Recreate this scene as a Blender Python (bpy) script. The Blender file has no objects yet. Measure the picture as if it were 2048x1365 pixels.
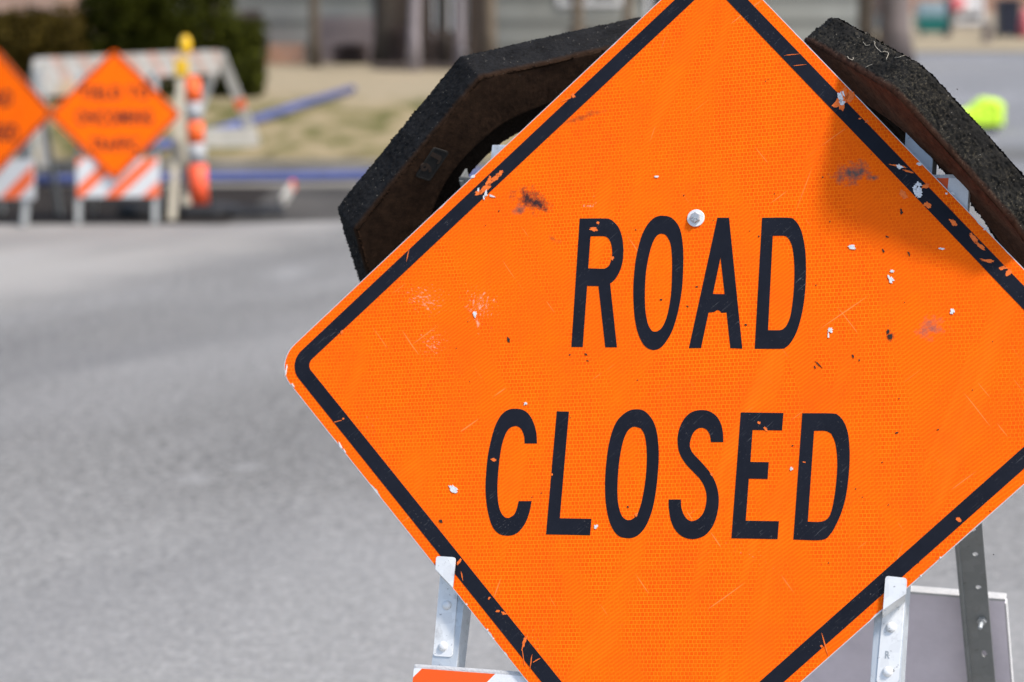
import bpy, bmesh, math, random
from mathutils import Vector, Matrix, noise
random.seed(11)
scn = bpy.context.scene
COL = scn.collection
PI = math.pi

# ------------------------------------------------------------------ camera
CAM_H, PITCH, FPX = 1.55, math.radians(7.1607), 85 / 36 * 2048
cp, sp = math.cos(PITCH), math.sin(PITCH)
cd = bpy.data.cameras.new('camera'); cam = bpy.data.objects.new('camera', cd); COL.objects.link(cam)
cam.location = (0, 0, CAM_H); cam.rotation_euler = (PI / 2 - PITCH, 0, 0)
cd.lens = 85; cd.sensor_width = 36; cd.clip_end = 2000; cd.clip_start = 0.05
cd.dof.use_dof = True; cd.dof.focus_distance = 3.47; cd.dof.aperture_fstop = 3.7; cd.dof.aperture_blades = 9
scn.camera = cam
EYE = Vector((0, 0, CAM_H))

def ray(x, y):
    a, b = (x - 1024) / FPX, -(y - 682.5) / FPX
    return Vector((a, cp + b * sp, b * cp - sp))

def terr(Y):                      # the street lies level, then climbs gently away from the crossing
    P = ((-50, 0), (19.5, 0), (24, .2), (42, .95), (60, 1.16), (75, 1.72), (140, 2.0), (900, 3.0))
    for (a, za), (b, zb) in zip(P, P[1:]):
        if Y <= b:
            return za + (zb - za) * (Y - a) / (b - a)
    return P[-1][1]

def at(x, y, Y):                  # the point of the line of sight that lies Y metres down the street
    d = ray(x, y); return EYE + d * (Y / d.y)

def ground(x, y, dz=0.0):
    d = ray(x, y); t0 = 2.0
    t = t0
    while t < 400:
        p = EYE + d * t
        if p.z <= terr(p.y) + dz: return Vector((p.x, p.y, terr(p.y) + dz))
        t += 0.02
    return EYE + d * t

# ------------------------------------------------------------------ objects
WM = {}
def reg(o, m): o.matrix_world = m; WM[o.name] = m.copy(); return o

def tag(o, label=None, cat=None, group=None, kind=None):
    if label: o['label'] = label
    if cat: o['category'] = cat
    if group: o['group'] = group
    if kind: o['kind'] = kind
    return o

def thing(name, label, cat, m, group=None):
    if not isinstance(m, Matrix): m = Matrix.Translation(m)
    o = bpy.data.objects.new(name, None); COL.objects.link(o); o.empty_display_size = .1
    reg(o, m); return tag(o, label, cat, group)

def obj(name, bm, mats, parent=None, smooth=False, frame=None):
    """bm is in the coordinates of `frame` (world when None)"""
    me = bpy.data.meshes.new(name)
    pm = WM[parent.name] if parent else Matrix.Identity(4)
    tr = pm.inverted() @ (frame if frame else Matrix.Identity(4))
    if isinstance(bm, bmesh.types.BMesh):
        bm.transform(tr)
        if tr.determinant() < 0: bmesh.ops.reverse_faces(bm, faces=bm.faces[:])
        bm.to_mesh(me); bm.free()
    else:
        bpy.data.meshes.remove(me); me = bm; me.name = name; me.transform(tr)
    if not isinstance(mats, (list, tuple)): mats = [mats]
    for m in mats: me.materials.append(m)
    if smooth:
        for p in me.polygons: p.use_smooth = True
    o = bpy.data.objects.new(name, me); COL.objects.link(o)
    if parent:
        o.parent = parent
    WM[o.name] = pm.copy()
    return o

def struct(name, bm, mat, **k):
    o = obj(name, bm, mat, **k); o['kind'] = 'structure'; return o

def children(o): return [c for c in COL.objects if c.parent == o]
def copy_tree(o, parent=None):
    c = o.copy(); COL.objects.link(c)
    if parent: c.parent = parent
    for ch in children(o): copy_tree(ch, c)
    return c

# ------------------------------------------------------------------ bmesh shapes
def nb(): return bmesh.new()

def box(bm, a, b, bev=0.0, M=None):
    x0, y0, z0 = a; x1, y1, z1 = b
    t = bmesh.new()
    bmesh.ops.create_cube(t, size=1)
    for v in t.verts:
        v.co = Vector(((x0 + x1) / 2 + v.co.x * (x1 - x0), (y0 + y1) / 2 + v.co.y * (y1 - y0), (z0 + z1) / 2 + v.co.z * (z1 - z0)))
    if bev: bmesh.ops.bevel(t, geom=t.edges[:], offset=bev, segments=2, affect='EDGES', profile=.7)
    if M: t.transform(M)
    return join(bm, t)

def join(bm, t):
    me = bpy.data.meshes.new('tmp'); t.to_mesh(me); t.free(); bm.from_mesh(me); bpy.data.meshes.remove(me); return bm

def bar(bm, p, q, wx, wy, bev=0.0, up=Vector((0, 0, 1))):
    """a straight timber or strip from p to q"""
    p, q = Vector(p), Vector(q); d = q - p; L = d.length; d.normalize()
    x = d.cross(up)
    if x.length < 1e-4: x = d.cross(Vector((0, 1, 0)))
    x.normalize(); y = x.cross(d)
    M = Matrix((x, y, d)).transposed().to_4x4(); M.translation = p
    return box(bm, (-wx / 2, -wy / 2, 0), (wx / 2, wy / 2, L), bev, M)

def tube(bm, pts, rad, seg=12, cap=True):
    pts = [Vector(p) for p in pts]
    if not isinstance(rad, (list, tuple)): rad = [rad] * len(pts)
    rings = []; xprev = None
    for i, p in enumerate(pts):
        d = (pts[min(i + 1, len(pts) - 1)] - pts[max(i - 1, 0)]).normalized()
        x = d.cross(Vector((0, 0, 1))) if xprev is None else (xprev - d * xprev.dot(d))
        if x.length < 1e-4: x = d.cross(Vector((0, 1, 0)))
        x.normalize(); xprev = x; y = x.cross(d)
        rings.append([bm.verts.new(p + (x * math.cos(2 * PI * k / seg) + y * math.sin(2 * PI * k / seg)) * rad[i]) for k in range(seg)])
    for a, b in zip(rings, rings[1:]):
        for k in range(seg): bm.faces.new((a[k], b[k], b[(k + 1) % seg], a[(k + 1) % seg]))
    if cap:
        bm.faces.new(rings[0]); bm.faces.new(rings[-1][::-1])
    return bm

def lathe(bm, prof, M=None, seg=24):
    """prof: (r, z) from bottom to top"""
    rings = []
    for r, z in prof:
        rings.append([bm.verts.new(Vector((r * math.cos(2 * PI * k / seg), r * math.sin(2 * PI * k / seg), z))) for k in range(seg)])
    fs = []
    for a, b in zip(rings, rings[1:]):
        for k in range(seg): bm.faces.new((a[k], a[(k + 1) % seg], b[(k + 1) % seg], b[k]))
    bm.faces.new(rings[0][::-1]); bm.faces.new(rings[-1])
    if M:
        vs = [v for r in rings for v in r]
        for v in vs: v.co = M @ v.co
    return bm

def flat(loops, z0, z1, bev=0.0):
    """an extruded flat shape from closed outlines (holes allowed), from height z0 to z1, as a mesh"""
    cu = bpy.data.curves.new('outline', 'CURVE'); cu.dimensions = '2D'; cu.fill_mode = 'BOTH'
    for L in loops:
        s = cu.splines.new('POLY'); s.points.add(len(L) - 1)
        for p, c in zip(s.points, L): p.co = (c[0], c[1], 0, 1)
        s.use_cyclic_u = True
    cu.extrude = (z1 - z0) / 2
    o = bpy.data.objects.new('outline', cu); COL.objects.link(o)
    me = bpy.data.meshes.new_from_object(o.evaluated_get(bpy.context.evaluated_depsgraph_get()))
    bpy.data.objects.remove(o); bpy.data.curves.remove(cu)
    me.transform(Matrix.Translation((0, 0, (z0 + z1) / 2)))
    me.materials.clear()
    return me

def lettering(text, size, width, height, z0, z1):
    """one word as a flat mesh, centred, stretched to width x height"""
    cu = bpy.data.curves.new('word', 'FONT'); cu.body = text; cu.size = size; cu.extrude = (z1 - z0) / 2
    cu.align_x = 'CENTER'; cu.offset = size * .032; cu.space_character = 1.08
    o = bpy.data.objects.new('word', cu); COL.objects.link(o)
    me = bpy.data.meshes.new_from_object(o.evaluated_get(bpy.context.evaluated_depsgraph_get()))
    bpy.data.objects.remove(o); bpy.data.curves.remove(cu); me.materials.clear()
    xs = [v.co.x for v in me.vertices]; ys = [v.co.y for v in me.vertices]
    sx, sy = width / (max(xs) - min(xs)), height / (max(ys) - min(ys))
    mx, my = (max(xs) + min(xs)) / 2, (max(ys) + min(ys)) / 2
    for v in me.vertices: v.co = Vector(((v.co.x - mx) * sx, (v.co.y - my) * sy, v.co.z + (z0 + z1) / 2))
    return me

def smooth_outline(P, limit=38, n=4):
    """Catmull-Rom through the gentle bends of an outline, corners left sharp"""
    P = [Vector(p) for p in P]; N = len(P); sharp = []
    for i in range(N):
        a, b = P[i] - P[i - 1], P[(i + 1) % N] - P[i]
        sharp.append(a.length < 1e-9 or b.length < 1e-9 or abs(a.angle_signed(b)) > math.radians(limit))
    out = []
    for i in range(N):
        p1, p2 = P[i], P[(i + 1) % N]
        p0 = P[i - 1] if not sharp[i] else p1 * 2 - p2
        p3 = P[(i + 2) % N] if not sharp[(i + 1) % N] else p2 * 2 - p1
        out.append(p1)
        if sharp[i] and sharp[(i + 1) % N]: continue
        for k in range(1, n):
            t = k / n
            out.append(.5 * ((2 * p1) + (p2 - p0) * t + (2 * p0 - 5 * p1 + 4 * p2 - p3) * t * t + (3 * p1 - p0 - 3 * p2 + p3) * t ** 3))
    return out

def rounded(quad, r, n=10):
    out = []; N = len(quad)
    for i in range(N):
        p = Vector(quad[i]); a = (Vector(quad[i - 1]) - p).normalized(); b = (Vector(quad[(i + 1) % N]) - p).normalized()
        ang = a.angle(b); d = r / math.tan(ang / 2); c = p + (a + b).normalized() * (r / math.sin(ang / 2))
        s, e = p + a * d - c, p + b * d - c
        t0, t1 = math.atan2(s.y, s.x), math.atan2(e.y, e.x)
        while t1 - t0 > PI: t1 -= 2 * PI
        while t1 - t0 < -PI: t1 += 2 * PI
        for k in range(n + 1):
            t = t0 + (t1 - t0) * k / n; out.append(c + Vector((math.cos(t), math.sin(t))) * r)
    return out

def inset(quad, d):
    N = len(quad); Q = [Vector(q) for q in quad]; cen = sum(Q, Vector((0, 0))) / N; L = []
    for i in range(N):
        a, b = Q[i], Q[(i + 1) % N]; t = (b - a).normalized(); nrm = Vector((-t.y, t.x))
        if (cen - a).dot(nrm) < 0: nrm = -nrm
        L.append((a + nrm * d, t))
    out = []
    for i in range(N):
        p, t = L[i - 1]; q, s = L[i]
        k = ((q - p).x * s.y - (q - p).y * s.x) / (t.x * s.y - t.y * s.x)
        out.append(p + t * k)
    return out

def jag(cx, cy, rx, ry, rot, n=14, rough=.45):
    out = []
    for k in range(n):
        a = 2 * PI * k / n; r = max(.45, .9 + .6 * noise.noise((math.cos(a) * 1.3 + cx * 900, math.sin(a) * 1.3 + cy * 900, 2)) + rough * (random.random() - .5))
        x, y = rx * r * math.cos(a), ry * r * math.sin(a)
        out.append(Vector((cx + x * math.cos(rot) - y * math.sin(rot), cy + x * math.sin(rot) + y * math.cos(rot))))
    return out

def sheet(outline, dz, step=1.0):
    bm = nb(); bm.faces.new([bm.verts.new((x, y, 0)) for x, y in outline])
    ys = [p[1] for p in outline]; y = math.floor(min(ys)); 
    cuts = [19.5, 24, 42, 60, 75, 140] + [min(ys) + (max(ys) - min(ys)) * k / 8 for k in range(1, 8)]
    for c in cuts:
        if min(ys) < c < max(ys):
            bmesh.ops.bisect_plane(bm, geom=bm.verts[:] + bm.edges[:] + bm.faces[:], plane_co=(0, c, 0), plane_no=(0, 1, 0))
    for v in bm.verts: v.co.z = terr(v.co.y) + dz
    bmesh.ops.triangulate(bm, faces=bm.faces[:])
    bm.normal_update()
    for f in bm.faces:
        if f.normal.z < 0: f.normal_flip()
    return bm

# ------------------------------------------------------------------ materials
class NT:
    def __init__(s, name):
        s.m = bpy.data.materials.new(name); s.m.use_nodes = True; s.t = s.m.node_tree; s.N = s.t.nodes; s.L = s.t.links
        s.b = s.N['Principled BSDF']
        s.co = s.N.new('ShaderNodeTexCoord').outputs['Object']
    def node(s, typ, **k):
        n = s.N.new(typ)
        for a, v in k.items(): setattr(n, a, v)
        return n
    def put(s, sock, v):
        if hasattr(v, 'is_output'): s.L.new(v, sock)
        else:
            if sock.type == 'RGBA' and len(v) == 3: v = (*v, 1)
            sock.default_value = v
    def mapv(s, scale=(1, 1, 1), rot=(0, 0, 0), loc=(0, 0, 0), v=None):
        if any(rot) and tuple(scale) != (1, 1, 1): return s.mapv(scale, (0, 0, 0), loc, s.mapv(rot=rot, v=v))     # turn first, then stretch
        n = s.node('ShaderNodeMapping'); s.L.new(v or s.co, n.inputs[0])
        n.inputs[1].default_value = loc; n.inputs[2].default_value = rot; n.inputs[3].default_value = scale
        return n.outputs[0]
    def noise(s, scale, detail=4, rough=.6, v=None, dist=0):
        n = s.node('ShaderNodeTexNoise'); s.L.new(v or s.co, n.inputs['Vector'])
        n.inputs['Scale'].default_value = scale; n.inputs['Detail'].default_value = detail; n.inputs['Roughness'].default_value = rough
        n.inputs['Distortion'].default_value = dist
        return n.outputs[0]
    def voro(s, scale, v=None, feat='F1', out=0):
        n = s.node('ShaderNodeTexVoronoi', feature=feat); s.L.new(v or s.co, n.inputs['Vector']); n.inputs['Scale'].default_value = scale
        return n.outputs[out]
    def ramp(s, f, stops):
        n = s.node('ShaderNodeValToRGB'); s.L.new(f, n.inputs[0]); e = n.color_ramp.elements
        while len(e) < len(stops): e.new(.5)
        for el, (p, c) in zip(e, stops):
            el.position = p; el.color = (*c, 1) if len(c) == 3 else c
        return n.outputs[0]
    def rng(s, f, a, b, c=0, d=1, smooth=False):
        n = s.node('ShaderNodeMapRange'); s.L.new(f, n.inputs[0])
        if smooth: n.interpolation_type = 'SMOOTHSTEP'
        for i, v in zip((1, 2, 3, 4), (a, b, c, d)): n.inputs[i].default_value = v
        return n.outputs[0]
    def math(s, op, a, b=0.0):
        n = s.node('ShaderNodeMath', operation=op); s.put(n.inputs[0], a); s.put(n.inputs[1], b); return n.outputs[0]
    def mix(s, f, a, b, mode='MIX'):
        n = s.node('ShaderNodeMix', data_type='RGBA', blend_type=mode)
        s.put(n.inputs[0], f); s.put(n.inputs[6], a); s.put(n.inputs[7], b); return n.outputs[2]
    def bump(s, h, st=.3, d=.01):
        n = s.node('ShaderNodeBump'); s.put(n.inputs['Height'], h); n.inputs['Strength'].default_value = st; n.inputs['Distance'].default_value = d
        s.L.new(n.outputs[0], s.b.inputs['Normal'])
    def fin(s, col, rough=.6, metal=0, spec=.5):
        s.put(s.b.inputs['Base Color'], col); s.put(s.b.inputs['Roughness'], rough); s.put(s.b.inputs['Metallic'], metal)
        s.b.inputs['Specular IOR Level'].default_value = spec
        return s.m

def plain(name, c, rough=.6, var=.25, scale=6, metal=0, spec=.4, bump=0, bscale=60):
    t = NT(name); f = t.noise(scale, 5, .65)
    col = t.ramp(f, [(.25, [x * (1 - var) for x in c]), (.75, [min(1, x * (1 + var)) for x in c])])
    if bump: t.bump(t.noise(bscale, 4), bump, .01)
    return t.fin(col, rough, metal, spec)

ORANGE, ORANGE_LIGHT = (.86, .125, .006), (1.0, .22, .018)

SGN_C = Vector((.2406, 3.467, 1.0688))
UU, VV = Vector((.9379, -.3462, .0223)).normalized(), Vector((.0938, .315, .9445)).normalized()
NN = UU.cross(VV).normalized(); VV = NN.cross(UU)
SM = Matrix((UU, VV, NN)).transposed().to_4x4(); SM.translation = SGN_C     # the plane of the big sign

def sg(x, y, w=0.0):              # picture point -> point of the sign plane (w metres behind its face)
    d = ray(x, y); c = SGN_C - NN * w; k = (c - EYE).dot(NN) / d.dot(NN); q = EYE + d * k - SGN_C
    return Vector((q.dot(UU), q.dot(VV)))

def mat_sheeting(name, big=True):
    t = NT(name)
    br = t.node('ShaderNodeTexBrick'); br.offset = .35; br.squash = 1
    t.L.new(t.mapv(rot=(0, 0, math.radians(-4))), br.inputs['Vector'])
    for k, v in (('Scale', 1.0), ('Mortar Size', .00055), ('Mortar Smooth', .6), ('Bias', 0.0), ('Brick Width', .0056), ('Row Height', .0056)):
        br.inputs[k].default_value = v
    br.inputs['Color1'].default_value = (.83, .090, .002, 1); br.inputs['Color2'].default_value = (.94, .115, .002, 1)
    br.inputs['Mortar'].default_value = (1, .225, .007, 1)
    # broad wipe streaks where the cells read as a finer, lighter hatch
    st = t.noise(1, 3, .6, t.mapv(scale=(13, 2.1, 1), rot=(0, 0, math.radians(14))), .9)
    st2 = t.noise(1, 3, .6, t.mapv(scale=(9, 1.6, 1), rot=(0, 0, math.radians(-31))), .7)
    hatch = t.node('ShaderNodeTexWave', wave_type='BANDS', bands_direction='X')
    t.L.new(t.mapv(rot=(0, 0, math.radians(52))), hatch.inputs[0]); hatch.inputs['Scale'].default_value = 62; hatch.inputs['Distortion'].default_value = 0
    hc = t.mix(hatch.outputs['Fac'], (.92, .112, .002), (1, .165, .004))
    f = t.rng(t.math('MAXIMUM', st, st2), .52, .64, 0, .85)
    col = t.mix(f, br.outputs['Color'], hc)
    f2 = t.rng(st, .6, .72, 0, .16); col = t.mix(f2, col, (1, .25, .012))
    # weathering, wide and faint
    col = t.mix(t.rng(t.noise(7, 6, .7), .40, .72, 0, .42), col, (.66, .075, .006))
    if big:
        def spot(x, y, rx, ry, rot, c, lo, hi, nsc=60, amt=.8, st=(1, 1)):
            nonlocal col
            p = sg(x, y); k = 1 / 1370.0
            v = t.node('ShaderNodeVectorMath', operation='SUBTRACT'); t.L.new(t.co, v.inputs[0]); v.inputs[1].default_value = (p.x, p.y, 0)
            mp = t.mapv(scale=(1 / (rx * k), 1 / (ry * k), 0), v=t.mapv(rot=(0, 0, rot), v=v.outputs[0]))
            ln = t.node('ShaderNodeVectorMath', operation='LENGTH'); t.L.new(mp, ln.inputs[0])
            nz = t.noise(nsc, 7, .72, t.mapv(scale=(st[0], st[1], 1), rot=(0, 0, rot)))
            e = t.math('ADD', t.math('MULTIPLY', ln.outputs['Value'], .5), t.math('MULTIPLY', t.math('SUBTRACT', nz, .5), 2.4))
            col = t.mix(t.math('MULTIPLY', t.rng(e, lo, hi, 1, 0), amt), col, c)
        dk = (.022, .021, .024); gy = (.085, .080, .072)
        spot(1055, 398, 34, 26, .5, dk, -.05, .55, 70, .95); spot(1078, 408, 26, 9, .45, dk, .1, .7, 70, .95); spot(1038, 418, 14, 10, 0, gy, -.1, .6, 70, .85)
        spot(1705, 346, 26, 16, -.2, gy, .0, .8, 80, .95); spot(1746, 355, 9, 6, 0, gy, 0, .7, 80, .9)
        spot(1860, 656, 24, 18, -.6, (.16, .10, .10), -.2, .6, 90, .8)
        spot(1780, 672, 10, 9, 1.1, dk, -.1, .5, 140, 1); spot(1775, 650, 7, 12, 0, dk, -.5, .0, 160, 1)
        spot(1160, 236, 46, 8, -.3, (.13, .045, .02), -.3, .5, 60, .8); spot(1106, 478, 22, 6, .3, (.15, .05, .02), -.2, .5, 60, .8)
        pk = (.95, .40, .26)
        spot(850, 600, 95, 55, .3, pk, -.20, .02, 150, .9, (1, 2)); spot(960, 610, 75, 65, .6, pk, -.18, .02, 150, .9, (2, 1))
        spot(865, 690, 60, 75, .2, pk, -.23, -.02, 150, .8, (1, 2)); spot(1180, 410, 34, 40, 0, pk, -.28, -.06, 130, .8)
        spot(955, 645, 5, 26, -.2, pk, -.1, .3, 120, .8); spot(740, 850, 50, 70, .2, pk, -.36, -.18, 150, .8)
        spot(1500, 1110, 300, 70, .4, pk, -.40, -.24, 170, .8, (1, 2)); spot(1080, 1290, 130, 80, 1, pk, -.38, -.22, 160, .8, (2, 1))
        spot(1180, 740, 120, 55, .1, dk, -.40, -.30, 150, 1); spot(1350, 640, 250, 110, 0, dk, -.44, -.34, 160, 1)
        spot(1720, 700, 170, 120, .5, dk, -.44, -.34, 150, 1); spot(1850, 480, 130, 70, .8, dk, -.36, -.24, 120, 1)
        spot(975, 365, 40, 18, .75, dk, -.35, -.05, 110, .9)
        spot(1900, 420, 40, 34, .8, (.03, .02, .02), -.35, .2, 70, .9)
    # fine scratches
    for rot, thr, sc in ((.9, .735, 1), (-.7, .735, 1.3), (.25, .76, .8)):
        n1 = t.noise(1, 2, .5, t.mapv(scale=(170 * sc, 6 * sc, 1), rot=(0, 0, rot)), .3)
        col = t.mix(t.rng(n1, thr, thr + .03, 0, .45), col, (1, .32, .09))
    spk = t.rng(t.noise(420, 2, .5), .735, .755, 0, 1)
    spk = t.math('MULTIPLY', spk, t.rng(t.noise(9, 3), .5, .62))
    col = t.mix(spk, col, (.04, .02, .012))
    return t.fin(col, .6, 0, .03)

def mat_letter():
    t = NT('black_vinyl')
    col = t.ramp(t.noise(14, 5, .7), [(.3, (.0065, .0078, .0130)), (.75, (.0115, .0130, .0200))])
    sc = t.noise(1, 3, .6, t.mapv(scale=(420, 30, 1), rot=(0, 0, .8)), .4)
    area = t.rng(t.noise(11, 3), .45, .65)
    col = t.mix(t.math('MULTIPLY', t.rng(sc, .63, .71, 0, .26), area), col, (.33, .33, .33))
    sp2 = t.rng(t.noise(330, 3, .65), .64, .72, 0, .36)
    col = t.mix(t.math('MULTIPLY', sp2, area), col, (.4, .36, .33))
    t.bump(t.noise(700, 2), .05, .001)
    return t.fin(col, .55, 0, .12)

def mat_galv(name='galvanised_steel', c=(.52, .545, .56), dirt=.5, metal=.45):
    t = NT(name)
    col = t.ramp(t.voro(55, out=1), [(0, [x * .9 for x in c]), (1, [min(1, x * 1.06) for x in c])])
    d = t.rng(t.noise(34, 7, .75), .56, .72, 0, dirt)
    col = t.mix(d, col, (.17, .155, .14))
    n1 = t.noise(1, 2, .5, t.mapv(scale=(30, 260, 200), rot=(0, .5, .7)))
    col = t.mix(t.rng(n1, .69, .72, 0, .55), col, (.12, .11, .10))
    t.bump(t.noise(220, 4), .06, .002)
    return t.fin(col, t.rng(t.noise(30, 4), .3, .7, .38, .6), metal, .5)

def mat_rubber(name, face_c, rim_c, fleck, hole_r, axis_face=.004):
    t = NT(name)
    sep = t.node('ShaderNodeSeparateXYZ'); t.L.new(t.co, sep.inputs[0])
    rim = t.ramp(t.noise(26, 6, .7), [(.3, [x * .5 for x in rim_c]), (.7, [x * 1.5 for x in rim_c])])
    patch = t.rng(t.noise(15, 4, .6), .40, .58)
    rim = t.mix(t.math('MULTIPLY', t.rng(t.noise(240, 5, .8), .50, .66, 0, .95), patch), rim, fleck)
    rim = t.mix(t.rng(t.noise(420, 3, .7), .60, .70, 0, .8), rim, [x * .25 for x in rim_c])
    grit = t.math('MULTIPLY', t.rng(t.voro(210), .06, .15, 1, 0), t.rng(t.noise(130, 2), .54, .60))
    rim = t.mix(grit, rim, (.42, .38, .31))
    fc = t.ramp(t.noise(60, 7, .75), [(.3, [x * .45 for x in face_c]), (.7, [x * 1.6 for x in face_c])])
    depth = t.math('ABSOLUTE', sep.outputs[2])
    col = t.mix(t.rng(t.math('ADD', depth, t.math('MULTIPLY', t.noise(60, 4), .008)), axis_face + .002, axis_face + .010, 0, 1), fc, rim)
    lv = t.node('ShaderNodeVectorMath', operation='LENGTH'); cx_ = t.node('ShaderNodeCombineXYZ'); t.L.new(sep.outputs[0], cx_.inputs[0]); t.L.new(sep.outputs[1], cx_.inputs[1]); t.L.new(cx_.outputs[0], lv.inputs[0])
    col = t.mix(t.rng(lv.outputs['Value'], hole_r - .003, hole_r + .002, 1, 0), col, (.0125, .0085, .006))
    t.bump(t.math('ADD', t.noise(700, 3, .75), t.math('MULTIPLY', t.noise(260, 3, .6), .5)), .7, .0018)
    return t.fin(col, .9, 0, .08)

def mat_asphalt(name, c, grain=1.0, streak=1.0, pale=None):
    t = NT(name)
    base = t.ramp(t.noise(.55, 6, .65, t.mapv(scale=(.5, 1.3, 1), rot=(0, 0, -1.1))), [(.3, [x * (1 - .16 * streak) for x in c]), (.7, [x * (1 + .14 * streak) for x in c])])
    g = t.noise(48, 3, .7); g2 = t.rng(t.noise(150, 2), .3, .7)
    g3 = t.noise(19, 3, .6)
    base = t.mix(.5 * grain, base, t.ramp(g3, [(.36, (.22, .22, .22)), (.64, (.78, .78, .78))]), 'OVERLAY')
    base = t.mix(.95 * grain, base, t.ramp(g, [(.34, (.16, .16, .17)), (.66, (.84, .84, .83))]), 'OVERLAY')
    base = t.mix(.30 * grain, base, g2, 'SOFT_LIGHT')
    base = t.mix(t.rng(t.noise(21, 6, .72), .55, .72, 0, .35), base, [x * .62 for x in c])
    base = t.mix(t.rng(t.noise(2.4, 5, .7), .6, .75, 0, .35), base, [min(1, x * 1.35) for x in c])
    if pale:                          # dust-covered part of the crossing, with a ragged edge
        a, b = pale; d = (b - a).normalized(); sep = t.node('ShaderNodeSeparateXYZ'); t.L.new(t.co, sep.inputs[0])
        e = t.math('ADD', t.math('MULTIPLY', t.math('SUBTRACT', sep.outputs[0], a.x), -d.y), t.math('MULTIPLY', t.math('SUBTRACT', sep.outputs[1], a.y), d.x))
        e = t.math('ADD', e, t.math('MULTIPLY', t.math('SUBTRACT', t.noise(1.1, 6, .65), .5), 1.1))
        base = t.mix(t.rng(e, -.5, .7, 0, 1, True), base, t.mix(.85, base, (.285, .268, .242)))
        near = t.rng(t.math('ADD', sep.outputs[1], t.math('MULTIPLY', t.math('SUBTRACT', t.noise(.8, 5, .6), .5), 3.0)), 5.8, 9.0, .8, 0, True)
        base = t.mix(near, base, t.mix(.6, base, (.285, .28, .27)))
        warm = t.noise(75, 3, .7, t.mapv(loc=(7, 3, 1)))
        base = t.mix(t.rng(warm, .54, .66, 0, .3), base, t.mix(.6, base, (.30, .26, .22))); base = t.mix(t.rng(warm, .34, .46, .3, 0), base, t.mix(.6, base, (.13, .14, .18)))
        wear = t.rng(t.noise(.5, 6, .68, t.mapv(scale=(.35, 1.5, 1), rot=(0, 0, -1.2), loc=(3, 1, 0)), .5), .42, .66)
        base = t.mix(t.math('MULTIPLY', wear, .42), base, t.mix(.5, base, (.30, .29, .285)))
        for x, y, rx, ry in ((400, 957, .09, .16), (492, 935, .12, .10), (575, 550, .22, .75)):      # pale scraped marks
            q = ground(x, y); v = t.mapv(scale=(1 / rx, 1 / ry, 0), loc=(-q.x / rx, -q.y / ry, 0)); ln = t.node('ShaderNodeVectorMath', operation='LENGTH'); t.L.new(v, ln.inputs[0])
            e2 = t.math('ADD', ln.outputs['Value'], t.math('MULTIPLY', t.math('SUBTRACT', t.noise(9, 5, .7), .5), 3.0))
            base = t.mix(t.rng(e2, .1, .9, .2, 0), base, (.40, .395, .385))
        drk = t.rng(t.noise(.28, 5, .6, t.mapv(scale=(.6, 2.4, 1), rot=(0, 0, -1.25), loc=(9, 4, 2))), .5, .68)
        base = t.mix(t.math('MULTIPLY', drk, .34), base, (.095, .094, .096))
    t.bump(t.noise(160, 4), .35, .01)
    return t.fin(base, .9, 0, .1)

def mat_stripes(name, c1, c2, width, ang, axis='XZ', worn=0.0, off=0.0):
    """diagonal stripes of reflective sheeting, in the object's own coordinates"""
    t = NT(name); sep = t.node('ShaderNodeSeparateXYZ'); t.L.new(t.co, sep.inputs[0])
    a, b = sep.outputs['XYZ'.index(axis[0])], sep.outputs['XYZ'.index(axis[1])]
    d = t.math('ADD', t.math('ADD', t.math('MULTIPLY', a, math.cos(ang)), t.math('MULTIPLY', b, math.sin(ang))), off)
    m = t.math('GREATER_THAN', t.math('FRACT', t.math('DIVIDE', d, width * 2)), .42)
    dirt = t.noise(9, 6, .7)
    col = t.mix(m, t.mix(t.rng(dirt, .4, .8, 0, .2 + worn), c1, (.35, .30, .26)), t.mix(t.rng(dirt, .4, .8, 0, .25 + worn), c2, (.40, .37, .33)))
    if worn: col = t.mix(t.rng(t.noise(11, 6, .75), .44, .58, 0, worn), col, (.30, .275, .235))
    return t.fin(col, .5, 0, .3)

def mat_leaf(name, c, c2):
    t = NT(name); r = t.node('ShaderNodeNewGeometry').outputs['Random Per Island']
    col = t.ramp(r, [(0, c), (.6, c2), (1, [x * 1.5 for x in c2])])
    return t.fin(col, .7, 0, .06)

def mat_siding(name, c, pitch=.2, gap=.55):
    t = NT(name); sep = t.node('ShaderNodeSeparateXYZ'); t.L.new(t.co, sep.inputs[0])
    f = t.math('FRACT', t.math('DIVIDE', sep.outputs[2], pitch))
    col = t.ramp(t.noise(1.2, 5, .6), [(.3, [x * .85 for x in c]), (.7, [x * 1.1 for x in c])])
    col = t.mix(t.rng(f, .62, .86, 0, gap), col, [x * .35 for x in c])
    return t.fin(col, .7, 0, .3)

def mat_brick(name, c, mortar=(.38, .34, .30)):
    t = NT(name); br = t.node('ShaderNodeTexBrick'); t.L.new(t.mapv(rot=(PI / 2, 0, 0)), br.inputs['Vector'])
    br.inputs['Scale'].default_value = 1; br.inputs['Brick Width'].default_value = .21; br.inputs['Row Height'].default_value = .075; br.inputs['Mortar Size'].default_value = .01
    br.inputs['Color1'].default_value = (*[x * .8 for x in c], 1); br.inputs['Color2'].default_value = (*[x * 1.2 for x in c], 1); br.inputs['Mortar'].default_value = (*mortar, 1)
    return t.fin(t.mix(t.rng(t.noise(2, 5), .4, .7, 0, .3), br.outputs['Color'], [x * .6 for x in c]), .85, 0, .2)

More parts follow.
